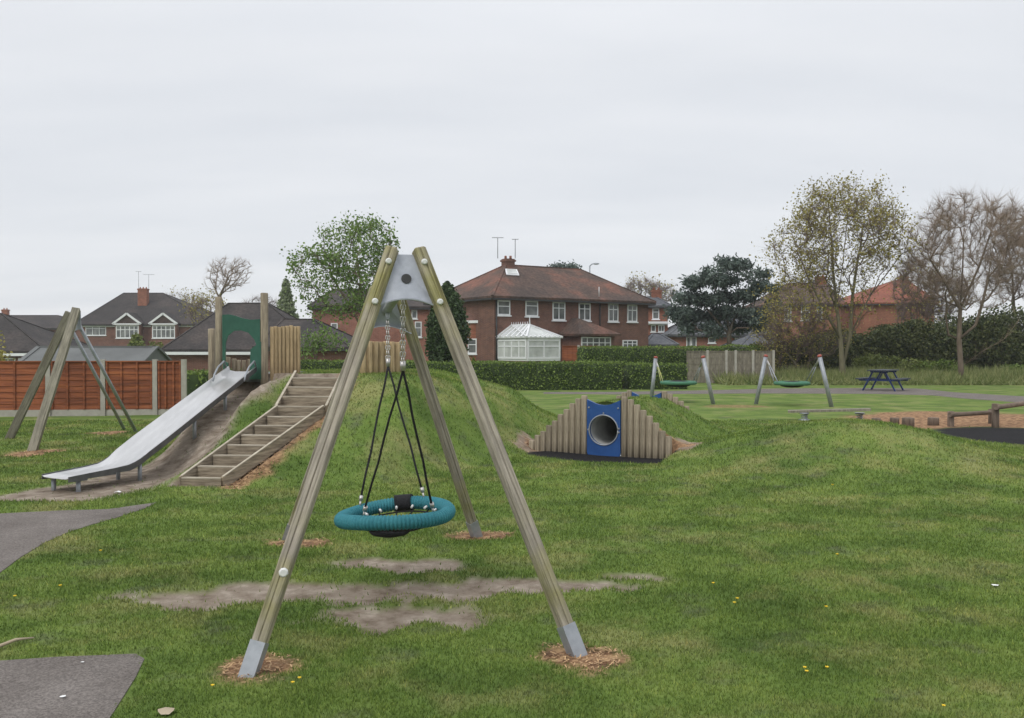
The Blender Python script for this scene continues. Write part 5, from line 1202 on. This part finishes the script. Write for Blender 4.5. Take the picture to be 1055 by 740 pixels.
def env(n, lobes, hollow=.0):
    """targets inside a union of ellipsoids (centre, radii)"""
    out = []; vol = np.array([l[3]*l[4]*l[5] for l in lobes]); pr = vol/vol.sum()
    k = R.choice(len(lobes), n, p=pr); d_ = R.normal(size=(n, 3)); d_ /= np.linalg.norm(d_, axis=1)[:, None]; r_ = (hollow+(1-hollow)*R.random(n))**(1/2.4)
    Lb = np.array(lobes, float); return Lb[k, :3]+d_*r_[:, None]*Lb[k, 3:6]
def tree(name, label, base, trunk, lobes, nt_, leafm=None, nleaf=0, leaf=.08, spread=.25, bark='bark', twigm='twig', thr=.035, r_tip=.01, p=2.3, up=.12, cat='tree', group=None, hollow=.1, curve=.1, tr_scale=1.0, seg=.7, stay=.3, aspect=1.6, extra=None, spray=0, slen=.6, sup=.25, dw=.3, sr=None):
    base = Vector(base); t = thing(name, label, cat, (base.x, base.y, 0), group=group)
    T = env(nt_, lobes, hollow)
    if extra is not None: T = np.vstack([T, extra])
    arr, par, rad = skeleton(None, T, seg, trunk=trunk, r_tip=r_tip, p=p, up=up, curve=curve, stay=stay, dw=dw)
    rad[:2] *= 1.12; rad = rad*tr_scale if tr_scale != 1 else rad; rad = np.maximum(rad, r_tip*.8)
    a = MB(); b_ = MB(); b_.mi = 0; draw_wood(a, b_, arr, par, rad, thr)
    a.build('trunk', M[bark], t)
    if spray:      # fine straight twigs fanning from the thin wood
        ids = np.array([i for i in range(1, len(arr)) if rad[i] < r_tip*2.6]); k = ids[R.integers(0, len(ids), spray)]; pk = np.array(par)[k]
        f = R.random(spray)[:, None]; P0 = arr[pk]*(1-f)+arr[k]*f; d_ = arr[k]-arr[pk]; d_ /= np.linalg.norm(d_, axis=1)[:, None]+1e-9
        d_ = d_+R.normal(size=(spray, 3))*.42+np.array([0, 0, sup]); d_ /= np.linalg.norm(d_, axis=1)[:, None]; ll = slen*(.4+.8*R.random(spray))[:, None]
        s1 = np.cross(d_, R.normal(size=(spray, 3))); s1 /= np.linalg.norm(s1, axis=1)[:, None]+1e-9; s2 = np.cross(d_, s1); w_ = (sr or r_tip*.62); tipP = P0+d_*ll+s1*ll*.08
        vv = np.stack([P0+s1*w_, P0-s1*w_*.5+s2*w_*.87, P0-s1*w_*.5-s2*w_*.87, tipP], 1).reshape(-1, 3); o_ = len(b_.v); b_.v += vv.tolist()
        for i in range(spray): q = o_+4*i; b_.f += [(q, q+1, q+3), (q+1, q+2, q+3), (q+2, q, q+3)]
        b_.m += [0]*(3*spray); b_.sm += [True]*(3*spray)
        if nleaf: TP = tipP
    if nleaf:
        par_s = set(par); tips = np.array([arr[i] for i in range(len(arr)) if i not in par_s or rad[i] < r_tip*2.2])
        
        if spray: tips = np.vstack([tips, TP])
        k = R.integers(0, len(tips), nleaf); P = tips[k]+R.normal(size=(nleaf, 3))*spread; add_leaves(b_, P, leaf, 1, aspect)
    b_.build('crown', [M[twigm], M[leafm or twigm]], t)
    return t
def lob(px, py, y, rx, rz_, ry=None, dy=0):   # lobe given by where it is seen and how wide (pixels)
    c = at(px, py, y+dy); return (c.x, c.y, c.z, rx/F*y, (ry if ry else (rx+rz_)/2)/F*y, rz_/F*y)
def tr(pts, y): return [at(px, py, y) if py is not None else V((px-CX)/F*y, y, -.1) for px, py in pts]

# leafy tree behind the big swing
Y0 = 40
tree('leafy_tree', 'fresh green leafy tree behind the swing, between the bungalow and the pink house', (at(380, HZ, Y0).x, Y0, 0), [tr([(381, None), (380, 375), (379, 350), (377, 325), (372, 295), (368, 265)], Y0), tr([(379, 350), (362, 318), (345, 290)], Y0), tr([(378, 335), (390, 300), (395, 265)], Y0)],
     [lob(362, 262, Y0, 38, 32), lob(328, 283, Y0, 32, 26), lob(382, 250, Y0, 28, 25), lob(318, 272, Y0, 23, 12), lob(352, 305, Y0, 42, 20), lob(382, 292, Y0, 26, 34), lob(340, 322, Y0, 28, 10)], 420, 'leafy', 8500, .088, .15, 'barkg', 'twig', hollow=.35, thr=.03, r_tip=.010, aspect=1.3, spray=1500, slen=.5)
tree('small_tree', 'small leafy sapling in front of the bungalow wall, left of the leafy tree', (at(325, HZ, 44).x, 44, 0), tr([(325, None), (325, 372), (322, 360)], 44), [lob(320, 352, 44, 16, 12), lob(312, 362, 44, 16, 8), lob(338, 350, 44, 18, 12)], 60, 'leafy', 900, .09, .18, thr=.03)
# bare tree and hazy ones at left
tree('bare_tree', 'bare brown tree rising above the bungalow behind the left gateway post', (at(232, HZ, 95).x, 95, 0), [tr([(231, None), (231, 340), (231, 318), (227, 305), (233, 292), (236, 280)], 95), tr([(231, 312), (222, 298), (224, 284)], 95), tr([(229, 303), (243, 290), (252, 278)], 95)], [lob(236, 283, 95, 24, 18), lob(226, 290, 95, 15, 14), lob(248, 276, 95, 13, 10), lob(228, 277, 95, 13, 11)], 260, None, 0, bark='barkr', twigm='twigr', thr=.07, r_tip=.022, hollow=.3, seg=1.5, spray=1500, slen=.8, sr=.012)
tree('bare_tree', 'faint thin bare tree just left of the gateway, above the semi', (at(196, HZ, 130).x, 130, 0), tr([(196, None), (196, 335), (195, 320)], 130), [lob(200, 316, 130, 16, 12), lob(184, 312, 130, 12, 10)], 140, 'bud', 500, .16, .4, bark='barkr', twigm='twig', thr=.08, r_tip=.022, seg=2, hollow=.3, spray=1500, slen=1.2, sr=.012)
tree('bare_tree', 'low greenish twiggy tree between the gateway posts and the bungalow roof', (at(213, HZ, 90).x, 90, 0), tr([(213, None), (213, 345)], 90), [lob(213, 322, 90, 20, 16)], 160, 'bud', 900, .12, .4, thr=.07, r_tip=.02, seg=2, hollow=.3, spray=1500, slen=.9, sr=.01)
tree('bare_tree', 'bare twiggy tree behind the pink house roof', (at(268, HZ, 100).x, 100, 0), tr([(268, None), (268, 345)], 100), [lob(268, 318, 100, 20, 13)], 120, None, 0, thr=.08, r_tip=.02, seg=2, hollow=.3, spray=1200, slen=1, sr=.01)
def conifer(label, px, top, bot, y, hw, lm, n, leaf, name='conifer', col=False, group=None, bark='bark'):
    b_ = at(px, HZ, y); z1 = EYE+(HZ-top)/F*y; z0 = EYE+(HZ-bot)/F*y; t = thing(name, label, 'tree', (b_.x, y, 0), group=group); Rm = hw/F*y
    mb = MB(); mb.tube([V(b_.x, y, -.1), V(b_.x, y, z1*.95)], [.12, .02], 7); mb.build('trunk', M[bark], t)
    f = R.random(n)**.85; al = R.random(n)*2*np.pi; lump = fbm(al*1.6, f*7, 5)
    prof = np.where(f < .25, .8+.8*f, 1-((f-.25)/.75)**3) if col else (1-f)
    r_ = Rm*prof*(.72+.5*lump)*(.75+.3*R.random(n)); P = np.stack([b_.x+r_*np.cos(al), y+r_*np.sin(al), z0+(z1-z0)*f-.02], 1)
    P += R.normal(size=P.shape)*leaf*.5; mb = MB(); add_leaves(mb, P, leaf, 0)
    mb.mi = 1; mb.smooth = True
    if lm == 'conlt': Rm *= .35
    k = 14; prof2 = [(0, .62), (.25, .78), (.5, .62), (.75, .38), (.97, .04)] if col else [(0, .7), (.5, .35), (.97, .02)]
    mb.tube([V(b_.x, y, z0+(z1-z0)*a) for a, _ in prof2], [max(.01, Rm*q) for _, q in prof2], k)
    mb.build('crown', [M[lm], M['hedgec']], t); return t
conifer('tall dark narrow conifer against the left corner of the large brown semi', 461, 292, 378, 38, 21, 'conif', 9000, .09, 'conifer', True)
conifer('pale green pointed conifer rising behind the bungalow roof', 295, 289, 352, 85, 18, 'conlt', 3600, .2, 'conifer')
# trees beyond the semis
tree('bare_tree', 'hazy bare tree beyond the roofs between the brown semi and the pine', (at(664, HZ, 150).x, 150, 0), tr([(664, None), (664, 325)], 150), [lob(662, 299, 150, 17, 11), lob(682, 303, 150, 14, 9)], 220, 'bud', 500, .22, .5, thr=.1, r_tip=.035, seg=2.5, hollow=.3, spray=2800, slen=1.6, sr=.02)
tree('dark_tree', 'top of a dark tree showing above the ridge of the brown semi', (at(582, HZ, 90).x, 90, 0), tr([(582, None), (582, 300)], 90), [lob(582, 279, 90, 15, 5), lob(576, 281, 90, 12, 4)], 60, 'pine', 2200, .16, .25, thr=.06, r_tip=.03)
# umbrella pine
YP = 52
pl = []
for (px, py, rx, rz0) in [(745, 270, 13, 5), (762, 274, 16, 5), (733, 281, 14, 5), (780, 283, 13, 5), (716, 292, 17, 6), (748, 290, 22, 6), (788, 297, 14, 6), (705, 307, 13, 6), (728, 308, 20, 7), (762, 305, 22, 7), (796, 315, 12, 6), (699, 322, 11, 7), (716, 326, 18, 8), (744, 324, 20, 8), (772, 324, 20, 8), (703, 337, 14, 8), (728, 340, 18, 7), (786, 334, 16, 9), (758, 338, 18, 6)]:
    for k in range(4):
        pl.append(lob(px+rng.uniform(-.6, .6)*rx, py+rng.uniform(-2, 2), YP, rx*rng.uniform(.45, .75), rz0*rng.uniform(.5, .8), ry=rx*.6, dy=rng.uniform(-1.3, 1.3)))
tree('pine_tree', 'dark blue green spreading pine behind the grey panel fence', (at(752, HZ, YP).x, YP, 0), [tr([(752, None), (752, 372), (751, 345), (749, 318), (746, 295), (748, 278)], YP), tr([(751, 340), (728, 318), (712, 302)], YP), tr([(750, 325), (770, 305), (782, 292)], YP)],
     pl, 560, 'pine', 26000, .085, .155, thr=.05, r_tip=.012, hollow=.05, up=.02, aspect=2.8)
# two park trees on the right
YB = 43
tree('budding_tree', 'tall tree with pale yellow green buds and several stems, behind the picnic table', (at(869, HZ, YB).x, YB, 0),
     [tr([(869, None), (868, 380), (866, 350), (862, 318), (858, 280), (856, 245), (853, 215)], YB), tr([(870, 375), (876, 345), (878, 305), (884, 262), (890, 225)], YB+.2), tr([(866, 350), (848, 318), (832, 285), (820, 258)], YB-.3), tr([(877, 330), (896, 305), (915, 280), (928, 262)], YB), tr([(861, 310), (868, 270), (872, 230), (874, 200)], YB+.4)],
     [lob(868, 245, YB, 58, 55), lob(872, 208, YB, 36, 20), lob(828, 265, YB, 38, 42), lob(912, 250, YB, 28, 36), lob(825, 312, YB, 42, 24), lob(880, 312, YB, 28, 24), lob(845, 225, YB, 30, 26), lob(900, 225, YB, 26, 24)], 700, 'bud', 12000, .072, .14, 'barkg', 'twig', hollow=.3, thr=.035, r_tip=.0095, up=.08, seg=1.1, stay=.25, p=2.15, curve=.05, spray=6500, slen=.75, sup=.35, dw=.25, sr=.006)
tree('bare_tree', 'reddish brown bare tree at the right edge of the park', (at(991, HZ, YB).x, YB, 0),
     [tr([(991, None), (990, 378), (988, 350), (989, 318), (991, 285), (992, 250), (993, 215)], YB), tr([(990, 360), (977, 345), (974, 325), (980, 310)], YB), tr([(990, 355), (1005, 335), (1012, 312), (1018, 285)], YB-.5), tr([(990, 368), (1012, 362), (1034, 350), (1050, 330)], YB-1), tr([(989, 318), (972, 290), (958, 268)], YB), tr([(990, 310), (1008, 275), (1020, 240)], YB)],
     [lob(995, 258, YB, 60, 58), lob(990, 215, YB, 32, 22), lob(958, 278, YB, 34, 38), lob(1035, 255, YB, 34, 50), lob(1000, 305, YB, 42, 18), lob(1035, 220, YB, 20, 22), lob(962, 240, YB, 24, 24)], 1100, None, 0, bark='barkr', twigm='twigr', hollow=.2, thr=.03, r_tip=.0085, up=.03, seg=1.1, stay=.25, curve=.04, spray=15000, slen=.85, sup=.3, dw=.25, sr=.005)
tree('bare_tree', 'second bare tree behind the right edge tree, branches fanning upward', (at(1048, HZ, 55).x, 55, 0), tr([(1050, None), (1048, 350), (1045, 320), (1042, 280), (1036, 240)], 55), [lob(1050, 270, 55, 30, 44), lob(1046, 232, 55, 18, 20)], 500, None, 0, bark='barkr', twigm='twig', hollow=.2, thr=.04, r_tip=.010, up=.08, seg=1.2, curve=.05, spray=5000, slen=1, sr=.007, stay=.4)
tree('shrubby_tree', 'low olive twiggy tree left of the budding tree trunk', (at(820, HZ, 46).x, 46, 0), tr([(822, None), (820, 375)], 46), [lob(815, 335, 46, 30, 30), lob(845, 345, 46, 26, 25), lob(800, 350, 46, 20, 16), lob(812, 372, 46, 34, 14)], 420, 'bud', 4500, .06, .2, 'barkg', 'twig', thr=.03, r_tip=.009, hollow=.3, spray=6000, slen=.6, sr=.006)
tree('bare_tree', 'thin olive tree between the red roofed house and the right edge tree', (at(940, HZ, 60).x, 60, 0), tr([(942, None), (940, 350), (938, 320)], 60), [lob(945, 300, 60, 24, 34), lob(950, 325, 60, 28, 18), lob(975, 305, 60, 22, 26)], 320, 'bud', 1600, .08, .3, thr=.05, r_tip=.012, hollow=.3, spray=9000, slen=.8, sr=.008)

# hedges
hedge(at(418, HZ, 36), at(638, HZ, 36.5), 1.0, 1.09, 'long clipped hedge in front of the large brown semi', dens=300)
hedge(at(646, HZ, 36.8), at(704, HZ, 37.2), 1.0, 1.03, 'short clipped hedge behind the left hand pole swing, right of a dark gap')
hedge(at(598, HZ, 44), at(812, HZ, 47), 1.0, 1.72, 'taller hedge strip showing above the short clipped hedge', wob=.08)
hedge(at(300, HZ, 40), at(424, HZ, 38), 1.0, 1.12, 'dark low hedge behind the mound top, left of the conifer')
hedge(at(192, HZ, 25), at(240, HZ, 27), .9, 1.0, 'dark hedge between the rust fence and the gateway')
bush(at(510, HZ, 38.5), 1.4, .6, 1.2, 'yellow green shrub topping the long clipped hedge below the conservatory', 'hedgey', .07, 2600)
bush(at(478, HZ, 38), .7, .6, 1.35, 'small shrub at the foot of the conifer', 'hedge', .07, 1400)
bush(at(137, HZ, 60), .85, .7, 2.6, 'round clipped yellow green bush in front of the far left semi', 'hedgey', .12, 3000)
bush(at(158, HZ, 62), 1.4, .6, 1.95, 'loose pale shrub right of the round clipped bush', 'hedgey', .12, 1800)
bush(at(-2, HZ, 35), .8, .5, 2.5, 'twiggy pale shrub at the left edge', 'bud', .08, 500)
bush(at(641, HZ, 37.5), .25, .3, 1.0, 'narrow dark leaf clump standing in for the shaded gap between the two clipped hedges', 'dkleaf', .05, 900)  # dark leaves put the shade of the hedge gap into colour
# dark boundary growth on the right, individual shrubs that overlap
bl = [(808, 352, 47, 2.2), (838, 345, 50, 2.4), (868, 338, 52, 2.6), (900, 333, 51, 2.6), (930, 330, 52, 2.6), (962, 326, 51, 2.8), (994, 324, 52, 2.8), (1026, 320, 51, 2.8), (1060, 316, 52, 3.2)]
bn = ['leftmost dark shrub of the boundary, beside the grey panel fence', 'dark boundary shrub left of the budding tree trunk', 'dark boundary shrub directly behind the budding tree trunk', 'dark boundary shrub above the picnic table', 'dark boundary shrub right of the picnic table', 'dark boundary shrub left of the right edge tree', 'dark boundary shrub directly behind the right edge tree trunk', 'dark boundary shrub right of the right edge tree trunk', 'tallest dark boundary shrub at the right edge']
for (px, py, y, r_), lb in zip(bl, bn):
    c = at(px, HZ, y); bush(c, r_, 1.4, (EYE+(HZ-py)/F*y)*.98, lb, 'dkleaf', .095, 13000, name='boundary_shrub', lumps=16, group='boundary shrubs on the right')
lg = ['left of the picnic table', 'right of the picnic table', 'below the right edge tree', 'near the right frame edge']
for (px, y, r_, h_), lb in zip([(905, 46, 1.6, 1.35), (950, 45, 1.3, 1.15), (968, 44.5, 1.4, 1.0), (1046, 45, 1.6, .8)], lg):
    c = at(px, HZ, y); bush(c, r_, .7, h_, 'light green low bramble '+lb, 'hedge' if px > 960 else 'hedgey', .08, 2200, name='bramble', cat='bramble', group='brambles along the boundary')
# rough grass along the boundary (stuff)
n = 26000; bx = R.random(n)*21+(730-CX)/F*44; by = 40.5+R.random(n)*6; hh = (.25+.55*R.random(n))*(.5+fbm(bx*.8, by*.8, 4))*np.interp(by, [40.5, 42, 46.5], [.35, .8, 1.2]); lean = R.normal(size=(n, 2))*.22; wd_ = .03
p0 = np.stack([bx-wd_, by, bx*0], 1); p1 = np.stack([bx+wd_, by, bx*0], 1); p2 = np.stack([bx+lean[:, 0], by+lean[:, 1], hh], 1)
me = npmesh('rough_grass', np.stack([p0, p1, p2], 1).reshape(-1, 3)*K, np.arange(n*3).reshape(-1, 3), [M['rough_']], smooth=False); o = bpy.data.objects.new('rough_grass', me); COL.objects.link(o); tag(o, 'tall dry unmown grass along the right boundary under the trees', 'rough grass', kind='stuff')

# street lamp beyond the roofs
lp = at(607.5, HZ, 84); t = thing('street_lamp', 'grey street lamp head showing above the roof of the brown semi', 'street lamp', (lp.x, 84, 0)); zl = EYE+(HZ-274)/F*84
mb = MB(); mb.tube([V(lp.x, 84, 0), V(lp.x, 84, zl)], [.11, .06], 8); mb.build('pole', M['steel'], t)
mb = MB(); mb.tube([V(lp.x, 84, zl-.05), V(lp.x+.2, 84, zl+.15), V(lp.x+.45, 84, zl+.2)], .05, 6); mb.build('arm', M['steel'], t)
mb = MB(); mb.ball(V(lp.x+.6, 84, zl+.18), .3, 10, 6, sy=.5, sz=.3); mb.build('lamp_head', M['steel'], t)

# thin damp air
mb = MB(); mb.box((0, 75, 19), (520, 260, 42)); hm = bpy.data.materials.new('haze_air'); hm.use_nodes = True; nt = hm.node_tree; nt.nodes.clear()
vo = nt.nodes.new('ShaderNodeVolumePrincipled'); vo.inputs['Color'].default_value = (.92, .93, .96, 1); vo.inputs['Density'].default_value = .0005; vo.inputs['Anisotropy'].default_value = .2
oo = nt.nodes.new('ShaderNodeOutputMaterial'); nt.links.new(vo.outputs[0], oo.inputs['Volume']); hz_o = mb.build('haze', hm); tag(hz_o, 'thin pale haze in the air over the park', 'haze', kind='stuff')
